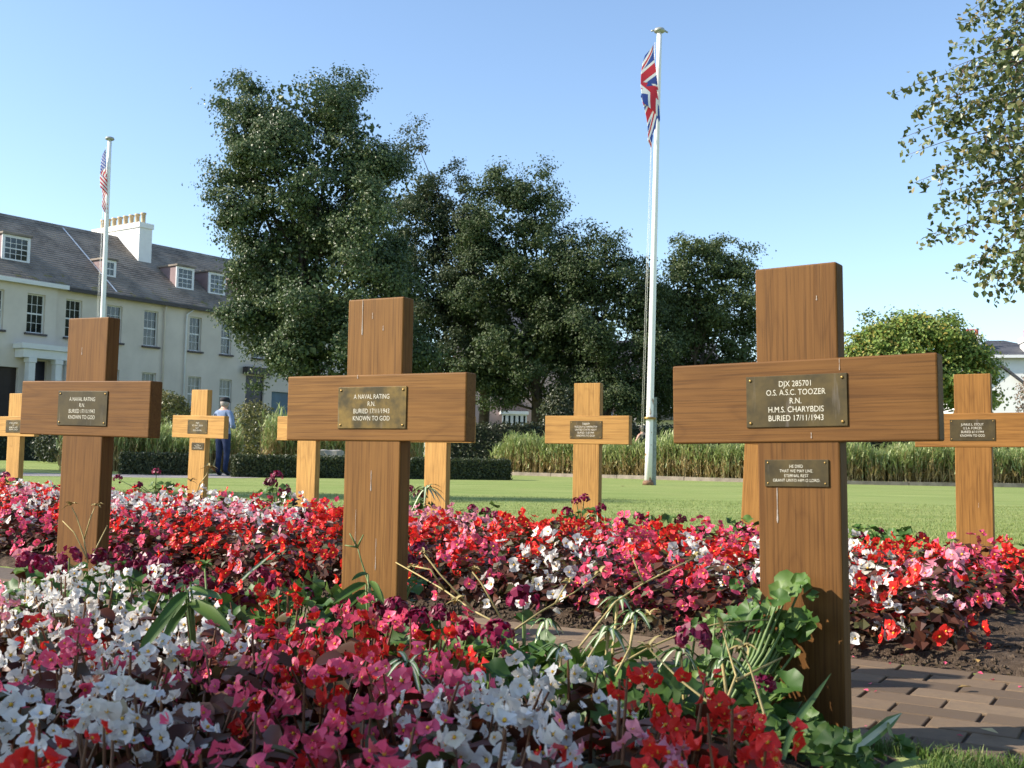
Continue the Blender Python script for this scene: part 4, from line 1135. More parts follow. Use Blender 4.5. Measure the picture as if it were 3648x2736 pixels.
# limbs feeding the twigs
for q in range(7):
    zz = 1.9 + q * .5
    e = at(2300 + r.uniform(-20, 60), 20 + q * 75 + r.uniform(-30, 30), 6.1 + r.uniform(-.3, .4))
    tw.tube([Vector((0, 0, e.z + r.uniform(.3, .9))), (e - bx0) * .5 + Vector((0, r.uniform(-.2, .2), e.z * .5 + r.uniform(.2, .5))), e - bx0], [.02, .013, .005], 6)
tw.build('twigs', M_TWIG, birch)
vis = [p for p in leaves if pix(p)[0] < 2225]
vis.sort(key=lambda p: p.y)
for p in vis[:300]:
    nn = Vector((r.gauss(-.2, .7), r.gauss(-.5, .6), r.gauss(.25, .5))).normalized()
    obj('leaf', blm, birch, M=orient(nn, r.uniform(0, 6.28), r.uniform(.55, .95), p - bx0))
rest = vis[300:] + [p for p in leaves if pix(p)[0] >= 2225]
C = np.array([tuple(p - bx0) for p in rest])
rb = np.random.default_rng(3)
V, F = leaf_cloud(C, rb.normal(size=C.shape) * [.8, .7, .6] + [-.2, -.5, .3], rb.uniform(.028, .052, len(C)), rb, .68, .12)
tag(obj('foliage', np_mesh('foliage', V, F, M_BIRCHLEAF_I), birch), kind='stuff')
n = 17000
d = unit(rb.normal(size=(n, 3))) * rb.random((n, 1)) ** .45 * [1.72, 1.15, 2.1] + [-.15, -.7, 3.2]
V, F = leaf_cloud(d, rb.normal(size=d.shape) + [0, 0, .5], rb.uniform(.04, .075, n), rb, .68, .12)
tag(obj('crown', np_mesh('crown', V, F, M_BIRCHLEAF_I), birch), kind='stuff')
print('birch leaves', len(leaves), 'tree leaves', nl)

# ------------------------------------------------------------------ hedges, shrubs, tall plants
def hedge(name, label, pts, w, h, n, leaf, cols, seed, cat='hedge', group=None, wob=.02):
    """clipped hedge along polyline pts"""
    rng = np.random.default_rng(seed)
    p0 = Vector((*pts[0], 0))
    root = empty(name, p0, 0, label, cat, group)
    core = MB(); seglen = []
    for a, b in zip(pts[:-1], pts[1:]):
        a3, b3 = Vector((*a, 0)) - p0, Vector((*b, 0)) - p0
        d = (b3 - a3); L = d.length; d.normalize(); s = Vector((-d.y, d.x, 0)) * (w * .5 - .035)
        core.prism([a3 - s + d * .03, b3 - s - d * .03, b3 + s - d * .03, a3 + s + d * .03], (0, 0, h - .04))
        seglen.append((a3, d, L))
    core.build('twig_core', MATS['hedge_core'], root)
    Cs, Ns = [], []
    tot = sum(x[2] for x in seglen)
    for a3, d, L in seglen:
        m_ = int(n * L / tot)
        t = rng.random(m_) * L; k = rng.random(m_); 
        per = 2 * h + w + .6 * w
        q = k * per
        y = np.where(q < h, -w / 2, np.where(q < h + w, q - h - w / 2, np.where(q < 2 * h + w, w / 2, 0)))
        z = np.where(q < h, q, np.where(q < h + w, h, np.where(q < 2 * h + w, 2 * h + w - q, 0)))
        endc = q > 2 * h + w
        t = np.where(endc, np.where(rng.random(m_) < .5, 0, L), t)
        y = np.where(endc, rng.uniform(-w / 2, w / 2, m_), y); z = np.where(endc, rng.random(m_) * h, z)
        s = np.array([-d.y, d.x, 0]); dd = np.array(d)
        P = np.array(a3) + dd * t[:, None] + s * y[:, None] + np.array([0, 0, 1]) * z[:, None]
        N = s * (np.abs(y) > w / 2 - .001)[:, None] * np.sign(y)[:, None] + np.array([0, 0, 1]) * (z > h - .001)[:, None] + dd * np.where(endc, np.where(t > 0, 1, -1), 0)[:, None]
        Cs.append(P + N * rng.normal(0, wob, (m_, 1)) + rng.normal(size=P.shape) * .01); Ns.append(N + rng.normal(size=P.shape) * .6)
    C, N = np.concatenate(Cs), np.concatenate(Ns)
    V, F = leaf_cloud(C, N, leaf * rng.uniform(.7, 1.3, len(C)), rng, .7, .25)
    tag(obj('foliage', np_mesh('foliage', V, F, leafy(name + str(seed), cols, .45, .2)), root), kind='stuff')
simple('hedge_core', (0.02, 0.024, 0.012), 0.95, 0, 0.3, 20)
BOXC = [(0, (0.028, 0.042, 0.016)), (0.6, (0.05, 0.068, 0.022)), (1, (0.11, 0.115, 0.04))]
hedge('box_hedge', 'short clipped box hedge left of the man in blue', [(-8.65, 24.55), (-6.95, 24.9)], .55, .45, 9000, .05, BOXC, 31, group='low box hedges')
hedge('box_hedge', 'long clipped box hedge from the man in blue to behind the middle cross', [(-6.05, 24.1), (-3.0, 25.2), (-.1, 26.3)], .6, .45, 26000, .05, BOXC, 32, group='low box hedges')
DK = [(0, (0.025, 0.038, 0.018)), (0.6, (0.045, 0.06, 0.024)), (1, (0.085, 0.09, 0.035))]
hedge('tall_hedge', 'dark tall hedge under the trees behind the tall plants', [(-3.2, 44), (6, 43), (16, 43), (30, 42)], 1.2, 1.75, 42000, .11, DK, 33, wob=.08)
hedge('tall_hedge', 'dark hedge along the foot of the long house', [(-27, 42.5), (-19.5, 47), (-14.5, 52)], 1.2, 1.15, 12000, .11, DK, 34, wob=.08)

def shrub(name, label, xd, yd, Y, rx, rz, n, leaf, cols, seed, group='shrubs by the long house'):
    rng = np.random.default_rng(seed); base = at(xd, yd, Y); zc = base.z; base.z = 0
    root = empty(name, base, 0, label, 'shrub', group)
    d = unit(rng.normal(size=(n, 3))); rr = np.where(rng.random(n) < .75, rng.uniform(.86, 1.06, n), rng.uniform(.5, .9, n))[:, None]
    C = d * rr * [rx, rx * .9, rz] + [0, 0, zc]; C = C + rng.normal(size=C.shape) * .06
    N = d + rng.normal(size=C.shape) * .5
    ok = C[:, 2] > .05
    V, F = leaf_cloud(C[ok], N[ok], leaf * rng.uniform(.7, 1.3, ok.sum()), rng, .6, .25)
    tag(obj('foliage', np_mesh('foliage', V, F, leafy(name + str(seed), cols, .4, .2)), root), kind='stuff')
    b = MB()
    for k in range(5):
        a = k * 1.26; b.tube([(0, 0, 0), (math.cos(a) * rx * .3, math.sin(a) * rx * .3, zc * .7), (math.cos(a) * rx * .6, math.sin(a) * rx * .6, zc)], [.04, .03, .01], 5)
    b.build('stems', M_BARK, root)
YG = [(0, (0.08, 0.095, 0.025)), (0.6, (0.17, 0.17, 0.05)), (1, (0.30, 0.26, 0.10))]
shrub('round_shrub', 'round yellow-green shrub before the house, left of the small two-plaque cross', 358, 900, 37, .82, .78, 5000, .10, YG, 41)
shrub('round_shrub', 'low yellowish shrub right of the man in blue', 548, 940, 36, .85, 1.05, 5200, .09, YG, 42)
shrub('round_shrub', 'dark leafy shrub below the house at the far left', 170, 965, 40, 1.5, .9, 6000, .12, DK, 43)
shrub('dark_bush', 'dark bush between trunks beside the pink house', 1215, 900, 46, .9, 1.2, 4000, .13, DK, 44)

def tall_plants(name, label, poly, dens, h0, h1, seed, front=(0, -1)):
    rng = np.random.default_rng(seed)
    xs = [p[0] for p in poly]; ys = [p[1] for p in poly]
    n = int((max(xs) - min(xs)) * (max(ys) - min(ys)) * dens)
    P = np.stack([rng.uniform(min(xs), max(xs), n), rng.uniform(min(ys), max(ys), n)], 1)
    inside = np.zeros(n, bool); j = len(poly) - 1
    for i in range(len(poly)):
        xi, yi = poly[i]; xj, yj = poly[j]
        c = ((yi > P[:, 1]) != (yj > P[:, 1])) & (P[:, 0] < (xj - xi) * (P[:, 1] - yi) / (yj - yi + 1e-9) + xi)
        inside ^= c; j = i
    P = P[inside]; n = len(P)
    hh = rng.uniform(h0, h1, n) * (0.9 + .12 * np.sin(P[:, 0] * 1.7) + .08 * np.sin(P[:, 0] * 4.1 + 1))
    hh = hh * np.where(rng.random(n) < .07, rng.uniform(1.12, 1.32, n), 1.0)
    # stalks
    Vs, Fs, Ms, off = [], [], [], 0
    P3 = np.concatenate([P, np.zeros((n, 1))], 1)
    V, F = blades(P3, hh, np.full(n, .016), rng.uniform(.02, .22, n), rng); Vs.append(V); Fs.append(F + off); off += len(V)
    Ms.append(np.full(len(F), 1))
    # leaves up the stalk
    for k in range(10):
        z = hh * rng.uniform(.10, .95, n)
        Q = P3 + np.stack([rng.normal(0, .03, n), rng.normal(0, .03, n), z], 1)
        green = (z / hh + rng.normal(0, .16, n)) > .40
        L = rng.uniform(.16, .34, n)
        V, F = blades(Q, L, rng.uniform(.022, .042, n), rng.uniform(.5, 1.5, n) + .4 * (~green), rng)
        Vs.append(V); Fs.append(F + off); off += len(V)
        mi = np.where(green, 0, 1); Ms.append(np.concatenate([mi, mi]))
    me = np_mesh(name, np.concatenate(Vs), np.concatenate(Fs), [MATS['reed_green'], MATS['reed_dry']], np.concatenate(Ms))
    return tag(obj(name, me), label, 'plants', kind='stuff')
leafy('reed_green', [(0, (0.20, 0.27, 0.08)), (0.6, (0.33, 0.40, 0.14)), (1, (0.50, 0.52, 0.24))], .5, .35)
leafy('reed_dry', [(0, (0.30, 0.21, 0.08)), (0.6, (0.44, 0.33, 0.15)), (1, (0.55, 0.45, 0.24))], .7, .2)
tall_plants('tall_stalk_plants', 'bed of tall leafy stalks, green above and straw-coloured below, right of the box hedge', [(-.6, 33.4), (1.2, 32.3), (6.3, 29.0), (10.5, 29.1), (16.5, 29.3), (16.5, 31.5), (6.5, 31.3), (.2, 35.2)], 150, .9, 1.2, 51)
tall_plants('tall_stalk_plants', 'bed of tall leafy stalks behind the low box hedges at left', [(-11.2, 27.2), (-7.4, 27.6), (-7.4, 30.4), (-11.2, 30.4)], 150, .95, 1.25, 52)
tall_plants('tall_stalk_plants', 'bed of tall leafy stalks behind the long box hedge and the middle cross', [(-6.2, 27.2), (-2.3, 28.4), (-2.5, 30.9), (-6.2, 30.2)], 150, 1.1, 1.45, 53)
kp = [(-.45, 33.1), (1.2, 32.0), (3.0, 30.8), (4.7, 29.7), (6.3, 28.7), (8.3, 28.75), (10.4, 28.8), (12.4, 28.9), (14.4, 29.0), (16.4, 29.1)]
kroot = empty('bed_edging', (*kp[0], 0), 0, 'low weathered timber edging in front of the tall stalk plants', 'edging')
for a, b in zip(kp[:-1], kp[1:]):
    av = Vector((*a, 0)); d = Vector((*b, 0)) - av; L = d.length
    k = MB(); k.box(.01, L - .01, -.05, .05, -.03, .10 + rnd(-.01, .01))
    k.build('edging_board', M_KERB, kroot, M=Matrix.Translation(av - Vector((*kp[0], 0))) @ Matrix.Rotation(math.atan2(d.y, d.x), 4, 'Z'))

# memorial stone behind the hedge
bm = bmesh.new(); bmesh.ops.create_cube(bm, size=1)
bmesh.ops.subdivide_edges(bm, edges=list(bm.edges), cuts=4, use_grid_fill=True)
for v in bm.verts:
    q = v.co.copy(); q.x *= .56; q.y *= .42; q.z = (q.z + .5) * .62
    q.x *= 1 - .12 * max(0, q.z / .62 - .5); v.co = q + Vector((random.gauss(0, .012), random.gauss(0, .012), random.gauss(0, .012)))
me = bpy.data.meshes.new('memorial_stone'); bm.to_mesh(me); bm.free(); me.materials.append(M_STONE)
p = at(715, 1000, 26.2); p.z = 0
tag(obj('memorial_stone', me, loc=p), 'rough grey stone block showing just above the box hedge', 'stone')

# ------------------------------------------------------------------ flagpoles and flags
M_WHITE = simple('white_gloss_paint', (0.80, 0.80, 0.78), 0.32, 0, 0.05, 4)
def polepaint():
    mt, nt, out = nodemat('worn_pole_paint')
    co = objco(nt, (1, 1, .35)); f = noise(nt, 9, 5, 0.7, coord=co)
    tc = nd(nt, 'ShaderNodeTexCoord'); sp_ = nd(nt, 'ShaderNodeSeparateXYZ'); nt.links.new(tc.outputs['Object'], sp_.inputs[0])
    mr = nd(nt, 'ShaderNodeMapRange'); setin(mr, From_Min=0.0, From_Max=5.0, To_Min=0.56, To_Max=0.74); nt.links.new(sp_.outputs['Z'], mr.inputs['Value'])
    gt = nd(nt, 'ShaderNodeMath', operation='GREATER_THAN'); nt.links.new(f, gt.inputs[0]); nt.links.new(mr.outputs[0], gt.inputs[1])
    c = mixc(nt, gt.outputs[0], (0.80, 0.79, 0.76), (0.30, 0.15, 0.06))
    bsdf(nt, out, c, 0.35, 0, 0.5)
    return mt
M_POLE = polepaint()
M_CAP = simple('pole_cap', (0.32, 0.33, 0.30), 0.4, 0.2, 0.2)
M_ROPE = simple('halyard', (0.75, 0.73, 0.68), 0.8, 0, 0.1)
M_GPOST = simple('pole_support', (0.24, 0.27, 0.25), 0.6, 0, 0.25, 12)
FLG = {c: simple('flag_' + n_, col, .75, 0, .06, 3) for c, n_, col in (('w', 'white', (.78, .77, .76)), ('r', 'red', (.55, .025, .045)), ('b', 'blue', (.035, .07, .30)))}
def union_flag(s, t):
    x, y = s * 60, t * 30
    if abs(x - 30) < 3 or abs(y - 15) < 3: return 'r'
    if abs(x - 30) < 5 or abs(y - 15) < 5: return 'w'
    d1 = (y - x / 2) / math.sqrt(1.25); d2 = (y - 30 + x / 2) / math.sqrt(1.25)
    sx = -1 if x < 30 else 1
    for d, sg in ((d1, 1), (d2, -1)):
        if abs(d) < 3:
            e = d * sx * sg
            return 'r' if 0 < -e < 2 or 0 < e < .2 else 'w'
    return 'b'
def us_flag(s, t):
    if s < .4 and t < 7 / 13:
        cx, cy = s / .4 * 12, t / (7 / 13) * 10
        i, j = round(cx), round(cy)
        if 0 < i < 12 and 0 < j < 10 and (i + j) % 2 == 0 and (cx - i) ** 2 + (cy - j) ** 2 < .16: return 'w'
        return 'b'
    return 'r' if int(t * 13) % 2 == 0 else 'w'
def flag_mesh(name, pat, hoist, fly, ns, nt_, folds, wtop, wbot, drop, seed):
    """limp flag: the fly end hangs down in folds; local origin at the top of the hoist, +x = out from the pole"""
    r = random.Random(seed); b = MB(); ph = r.uniform(0, 6)
    order = ['w', 'r', 'b']
    def pos(s, t):
        zz = -t * hoist * (1 - .18 * s) - s * drop * (0.55 + .45 * s)
        depth = min(1, -zz / (hoist + drop))
        w = wtop + (wbot - wtop) * depth ** .8
        q = s * folds + .15 * math.sin(3 * t + ph)
        tri = abs((q % 2) - 1)           # 1..0..1
        x = -.30 * w * depth + w * (1 - tri) * (.75 + .25 * math.sin(2.1 * t + q)) + .015 * math.sin(5 * t + 3 * s) * s + .06 * s
        y = -.02 - .05 * (q / folds) * folds * .35 + .02 * math.sin(q * 3 + t * 4)
        return (x, y, zz)
    for j in range(nt_ + 1):
        for i in range(ns + 1): b.v.append(pos(i / ns, j / nt_))
    for j in range(nt_):
        for i in range(ns):
            a = j * (ns + 1) + i
            b.face((a, a + 1, a + ns + 2, a + ns + 1), order.index(pat((i + .5) / ns, (j + .5) / nt_)), True)
    return b.mesh(name, [FLG[c] for c in order])
def flagpole(label, top, base, r0, r1, support):
    base = Vector(base); top = Vector(top); root = empty('flagpole', base, 0, label, 'flagpole', 'white flagpoles')
    d = top - base; n = 12
    b = MB(); b.tube([d * (i / n) + Vector((0, 0, -.02 if i == 0 else 0)) for i in range(n + 1)], [r0 + (r1 - r0) * (i / n) for i in range(n + 1)], 20)
    b.build('pole', M_POLE if support else M_WHITE, root)
    b = MB(); b.lathe([(r1 * 1.1, 0), (r1 * 2.1, .03), (r1 * 2.3, .06), (r1 * 1.9, .10), (r1 * .7, .125)], 18)
    b.build('cap', M_CAP, root, loc=tuple(d))
    if support:
        for sx in (-1, 1):
            c = MB(); c.tube([(sx * r1 * 1.7, 0, .07), (sx * r1 * 3.4, 0, .05 if sx < 0 else .02)], [.022, .018], 6); c.build('pulley', M_CAP, root, loc=tuple(d))
    for off in (-1.35, -1.75):
        c = MB(); t_ = d * .98
        c.tube([Vector((off * r0 - .02, -.03, 1.0)), d * .5 + Vector((off * r0 - .01, -.03, 0)), t_ + Vector((-r1 * 1.7, 0, 0))], [.0045] * 3, 5)
        c.build('halyard', M_ROPE, root)
    if support:
        k = MB(); k.box(.085, .17, -.01, .10, -.02, 1.9); k.build('support_post', M_GPOST, root)
        k = MB(); k.lathe([(.13, 0), (.135, .02), (.13, .05)], 20); k.build('collar', M_SCREW, root, loc=tuple(d * (1.42 / d.length)))
        k = MB(); k.lathe([(.125, 0), (.115, .07), (.098, .10)], 20); k.build('rusty_foot', simple('rust', (.20, .11, .06), .8, 0, .5, 14), root)
    return root, base, d
B0 = at(1400, 1048, 23.8); B0.z = 0; T0 = at(1424.5, 72, 23.8)
flagpole('tall white flagpole with rust spots, flying the limp British flag', T0, B0, .083, .055, True)
fl_me = flag_mesh('flag', union_flag, 1.02, 2.05, 150, 80, 3.4, .12, .72, 1.46, 4)
fr = at(1422, 98, 23.72)
fo = obj('flag', fl_me, M=Matrix.Translation(fr + Vector((-.10, -.06, 0))) @ Matrix.Rotation(rad(185), 4, 'Z') @ Matrix.Rotation(rad(3.5), 4, 'Y'))
tag(fo, 'limp British flag of red, white and blue hanging at the top of the tall flagpole', 'flag', 'limp flags')
T1 = at(237, 304, 32.7); B1 = at(219, 760, 32.7); d1 = (T1 - B1); B1 = B1 - d1 * (B1.z / d1.z)
flagpole('white flagpole before the long house, flying a limp striped flag', T1, B1, .085, .06, False)
fl2 = flag_mesh('flag', us_flag, 1.0, 1.9, 120, 65, 4.2, .06, .42, 1.32, 9)
fr = at(235, 322, 32.62)
fo = obj('flag', fl2, M=Matrix.Translation(fr + Vector((-.08, -.05, 0))) @ Matrix.Rotation(rad(180), 4, 'Z') @ Matrix.Rotation(rad(3), 4, 'Y'))
tag(fo, 'limp flag with stars and red and white stripes on the left flagpole', 'flag', 'limp flags')

# ------------------------------------------------------------------ houses
M_CREAM = simple('cream_render', (0.64, 0.575, 0.505), 0.9, 0, 0.10, 0.7, 0.2, 0.12, 30)
M_CHIM = simple('white_render', (0.80, 0.79, 0.76), 0.85, 0, 0.04, 2)
M_TRIM = simple('white_trim', (0.72, 0.72, 0.72), 0.5, 0, 0.05, 3)
M_DKTRIM = simple('dark_trim', (0.05, 0.04, 0.04), 0.6, 0, 0.2, 6)
M_SILL = simple('slate_sill', (0.075, 0.06, 0.06), 0.7, 0, 0.2, 6)
M_DOOR = simple('dark_door', (0.012, 0.014, 0.03), 0.4, 0, 0.2, 4)
M_POT = simple('buff_pot', (0.50, 0.38, 0.22), 0.85, 0, 0.25, 4)
M_REDPOT = simple('red_pot', (0.42, 0.10, 0.08), 0.8, 0, 0.2, 6)
def glass():
    mt, nt, out = nodemat('window_glass')
    f = noise(nt, 1.5, 3, .6, coord=objco(nt, (1, 1, 1), True))
    c = ramp(nt, f, [(.35, (.010, .013, .014)), (.65, (.05, .055, .045))])
    bsdf(nt, out, c, 0.08, 0, 0.6)
    return mt
M_GLASS = glass()
M_BLIND = simple('window_blind', (0.20, 0.21, 0.18), 0.3, 0, 0.2, 3)
def slate(name, lo, hi, moss=True):
    mt, nt, out = nodemat(name)
    co = objco(nt)
    sepv = nd(nt, 'ShaderNodeSeparateXYZ'); nt.links.new(co, sepv.inputs[0])
    cb = nd(nt, 'ShaderNodeCombineXYZ'); nt.links.new(sepv.outputs['X'], cb.inputs[0]); nt.links.new(sepv.outputs['Z'], cb.inputs[1])
    br = nd(nt, 'ShaderNodeTexBrick'); setin(br, Scale=1.0, Mortar_Size=0.012, Brick_Width=0.34, Row_Height=0.1264)
    br.inputs['Color1'].default_value = (*lo, 1); br.inputs['Color2'].default_value = (*hi, 1); br.inputs['Mortar'].default_value = (*sc3(lo, .45), 1)
    nt.links.new(cb.outputs[0], br.inputs['Vector'])
    f = noise(nt, .8, 5, .65, coord=co)
    c = mixc(nt, ramp(nt, f, [(.38, (0, 0, 0)), (.62, (.75, .75, .75))]), br.outputs['Color'], sc3(hi, 1.4))
    if moss:
        g2 = noise(nt, 1.7, 4, .6, coord=co)
        mr = nd(nt, 'ShaderNodeMapRange'); setin(mr, From_Min=8.2, From_Max=9.6, To_Min=.55, To_Max=.80); nt.links.new(sepv.outputs['Z'], mr.inputs['Value'])
        gt = nd(nt, 'ShaderNodeMath', operation='GREATER_THAN'); nt.links.new(g2, gt.inputs[0]); nt.links.new(mr.outputs[0], gt.inputs[1])
        mm = nd(nt, 'ShaderNodeMath', operation='MULTIPLY'); mm.inputs[1].default_value = .6; nt.links.new(gt.outputs[0], mm.inputs[0])
        c = mixc(nt, mm.outputs[0], c, (.20, .17, .03))
    bsdf(nt, out, c, 0.7, 0, 0.3)
    return mt
M_SLATE = slate('roof_slate', (0.165, 0.135, 0.108), (0.24, 0.20, 0.162))
M_SLATE2 = slate('blue_slate', (0.05, 0.052, 0.06), (0.07, 0.072, 0.08), False)
M_CHEEK = simple('dormer_cheek_slate', (0.26, 0.18, 0.18), 0.8, 0, 0.12, 3)

def wall_holes(b, x0, x1, z0, z1, y, holes, reveal):
    xs = sorted({x0, x1, *[h[0] for h in holes], *[h[1] for h in holes]}); zs = sorted({z0, z1, *[h[2] for h in holes], *[h[3] for h in holes]})
    for i in range(len(xs) - 1):
        for j in range(len(zs) - 1):
            cx, cz = (xs[i] + xs[i + 1]) / 2, (zs[j] + zs[j + 1]) / 2
            if any(h[0] < cx < h[1] and h[2] < cz < h[3] for h in holes): continue
            b.quad((xs[i], y, zs[j]), (xs[i + 1], y, zs[j]), (xs[i + 1], y, zs[j + 1]), (xs[i], y, zs[j + 1]))
    for a, c, d, e in holes:
        r = y + reveal
        b.quad((a, y, d), (a, r, d), (a, r, e), (a, y, e)); b.quad((c, y, d), (c, y, e), (c, r, e), (c, r, d))
        b.quad((a, y, e), (a, r, e), (c, r, e), (c, y, e)); b.quad((a, y, d), (c, y, d), (c, r, d), (a, r, d))
def window(root, x0, x1, z0, z1, y, nx, nz, trim, sill=None, name='window', blind=None, fw_=.055):
    """sash window: frame with glazing bars; each pane a child"""
    w = MB(); bw = .02
    w.box(x0, x0 + fw_, y, y + .07, z0, z1); w.box(x1 - fw_, x1, y, y + .07, z0, z1)
    w.box(x0 + fw_, x1 - fw_, y, y + .07, z1 - fw_, z1); w.box(x0 + fw_, x1 - fw_, y, y + .07, z0, z0 + fw_)
    xi, xo, zi, zo = x0 + fw_, x1 - fw_, z0 + fw_, z1 - fw_
    px, pz = (xo - xi) / nx, (zo - zi) / nz
    for i in range(1, nx): w.box(xi + px * i - bw / 2, xi + px * i + bw / 2, y + .02, y + .05, zi, zo)
    for j in range(1, nz):
        h = .035 if nz % 2 == 0 and j == nz // 2 else bw / 2
        w.box(xi, xo, y + .018, y + .052, zi + pz * j - h, zi + pz * j + h)
    wo_ = w.build(name, trim, root)
    for i in range(nx):
        for j in range(nz):
            p = MB(); p.box(xi + px * i, xi + px * (i + 1), y + .034 + .002 * ((i + j) % 2), y + .040 + .002 * ((i + j) % 2), zi + pz * j, zi + pz * (j + 1))
            p.build('pane', blind or M_GLASS, wo_)
    if sill:
        s = MB(); s.box(x0 - .10, x1 + .10, y - .26, y + .02, z0 - .10, z0 - .01); s.build('sill', sill, wo_)
    return wo_
HX = Vector((-22.0, 51.0, 0))
house = empty('terrace_house', HX, rad(55), 'long cream rendered house with slate roof, dormers and a white chimney at left', 'house')
ups = [(-4.9, -4.02), (-2.82, -1.95), (-.82, .08), (1.22, 2.08), (3.45, 4.33), (5.62, 6.48), (8.48, 9.26), (10.61, 11.33), (12.9, 13.7), (15.2, 16.0)]
holesL = [(a, c, 5.82, 7.64) for a, c in ups if c < .67] + [(-.68, .3, 1.0, 4.55), (-4.0, -1.1, 1.0, 4.17)]
lows = [(3.47, 4.3), (5.63, 6.48), (8.51, 9.37), (10.62, 11.48)]
holesR = [(a, c, 5.82, 7.64) for a, c in ups if c > .67] + [(a, c, 2.6, 4.46) for a, c in lows] + [(12.45, 13.8, .9, 4.78), (14.4, 15.9, 1.6, 4.0)]
wb = MB(); wall_holes(wb, -9, .67, 0, 8.2, -.12, holesL, .22); wb.quad((.67, -.12, 0), (.67, 0, 0), (.67, 0, 8.2), (.67, -.12, 8.2))
wb.quad((-9, -.12, 0), (-9, -.12, 8.2), (-9, 10, 8.2), (-9, 10, 0))
wb.build('wall', M_CREAM, house)
wb = MB(); wall_holes(wb, .67, 22, 0, 8.2, 0, holesR, .22); wb.quad((22, 0, 0), (22, 10, 0), (22, 10, 8.2), (22, 0, 8.2)); wb.quad((-9, 10, 0), (-9, 10, 8.2), (22, 10, 8.2), (22, 10, 0))
wb.build('wall', M_CREAM, house)
for a, c in ups:
    y = .02 if c < .67 else .12
    window(house, a, c, 5.82, 7.64, y, 3, 4, M_TRIM, M_SILL)
for a, c in lows: window(house, a, c, 2.6, 4.46, .12, 3, 4, M_TRIM, M_SILL, blind=M_BLIND)
d = MB(); d.box(-.68, .3, .05, .12, .6, 4.55); d.build('door', M_DOOR, house)
d = MB(); d.box(-4.0, -1.1, .06, .10, .6, 4.17); d.build('coach_door', simple('brown_door', (.028, .018, .015), .6, 0, .2, 3), house)
d = MB(); d.box(12.45, 13.8, .12, .2, .6, 4.78); dr = d.build('door', M_DOOR, house)
d = MB(); d.box(12.2, 13.95, -.45, -.01, 4.86, 5.25); d.build('door_hood', M_DKTRIM, house)
d = MB(); d.box(14.4, 15.9, .14, .2, 1.6, 4.0); d.build('teal_shutter', simple('teal_paint', (.06, .13, .19), .5, 0, .15, 3), house)
po = MB(); po.box(-1.45, 1.35, -.95, -.14, 5.02, 5.26); po.box(-1.33, 1.23, -.85, -.14, 4.62, 5.01); por = po.build('portico', M_TRIM, house)
for x in (-1.03, .3, .88):
    k = MB(); k.box(x, x + .31, -.84, -.5, .5, 4.4); k.box(x - .04, x + .35, -.88, -.46, 4.41, 4.61); k.build('column', M_TRIM, por)
# roof: courses of slate laid as real steps
EZ, SL = 8.3, .766
rf = MB(); nc = 30; L = 5.25 / nc
for i in range(nc):
    y0 = -.25 + i * L; y1 = y0 + L * 1.02
    z0 = EZ + SL * y0 + .04; z1 = EZ + SL * y1
    rf.quad((-9.2, y0, z0), (22.2, y0, z0), (22.2, y1, z1 + .004), (-9.2, y1, z1 + .004))
    rf.quad((-9.2, y0, z0 - .04), (22.2, y0, z0 - .04), (22.2, y0, z0), (-9.2, y0, z0))
rf.quad((-9.2, 5.0, EZ + SL * 5), (22.2, 5.0, EZ + SL * 5), (22.2, 10.25, EZ - .19), (-9.2, 10.25, EZ - .19))
rf.poly([(22.0, 0, 8.15), (22.0, 10, 8.15), (22.0, 5, EZ + SL * 5 - .03)]); rf.poly([(-9, 0, 8.15), (-9, 5, EZ + SL * 5 - .03), (-9, 10, 8.15)])
roof = rf.build('roof', M_SLATE, house)
k = MB(); k.prism([(-9.2, 4.8, EZ + SL * 4.8 + .03), (-9.2, 5.0, EZ + SL * 5 + .09), (-9.2, 5.2, EZ + SL * 4.8 + .03)], (31.4, 0, 0)); k.build('ridge_tiles', M_SLATE, roof)
k = MB(); k.box(-9.2, 1.11, -.40, -.24, 8.02, 8.22); k.build('gutter', M_TRIM, house)
k = MB(); k.box(1.11, 22.2, -.36, -.22, 7.98, 8.16); k.build('gutter', M_DKTRIM, house)
for x in (6.82, 8.2):
    k = MB(); k.tube([(x, -.09, 0), (x, -.09, 7.7), (x + (.35 if x > 8 else 0), -.2, 8.0)], [.05, .05, .05], 8); k.build('downpipe', M_CREAM if x < 8 else M_TRIM, house)
k = MB()
for i in range(12):
    y0 = i * 5 / 12; y1 = y0 + .34
    k.quad((3.9 - y0 * .0, y0, EZ + SL * y0 + .05), (4.0, y0, EZ + SL * y0 + .05), (4.0, y1 + .08, EZ + SL * (y1 + .08) + .05), (3.9, y1 + .08, EZ + SL * (y1 + .08) + .05))
k.build('roof_joint', M_TRIM, roof)
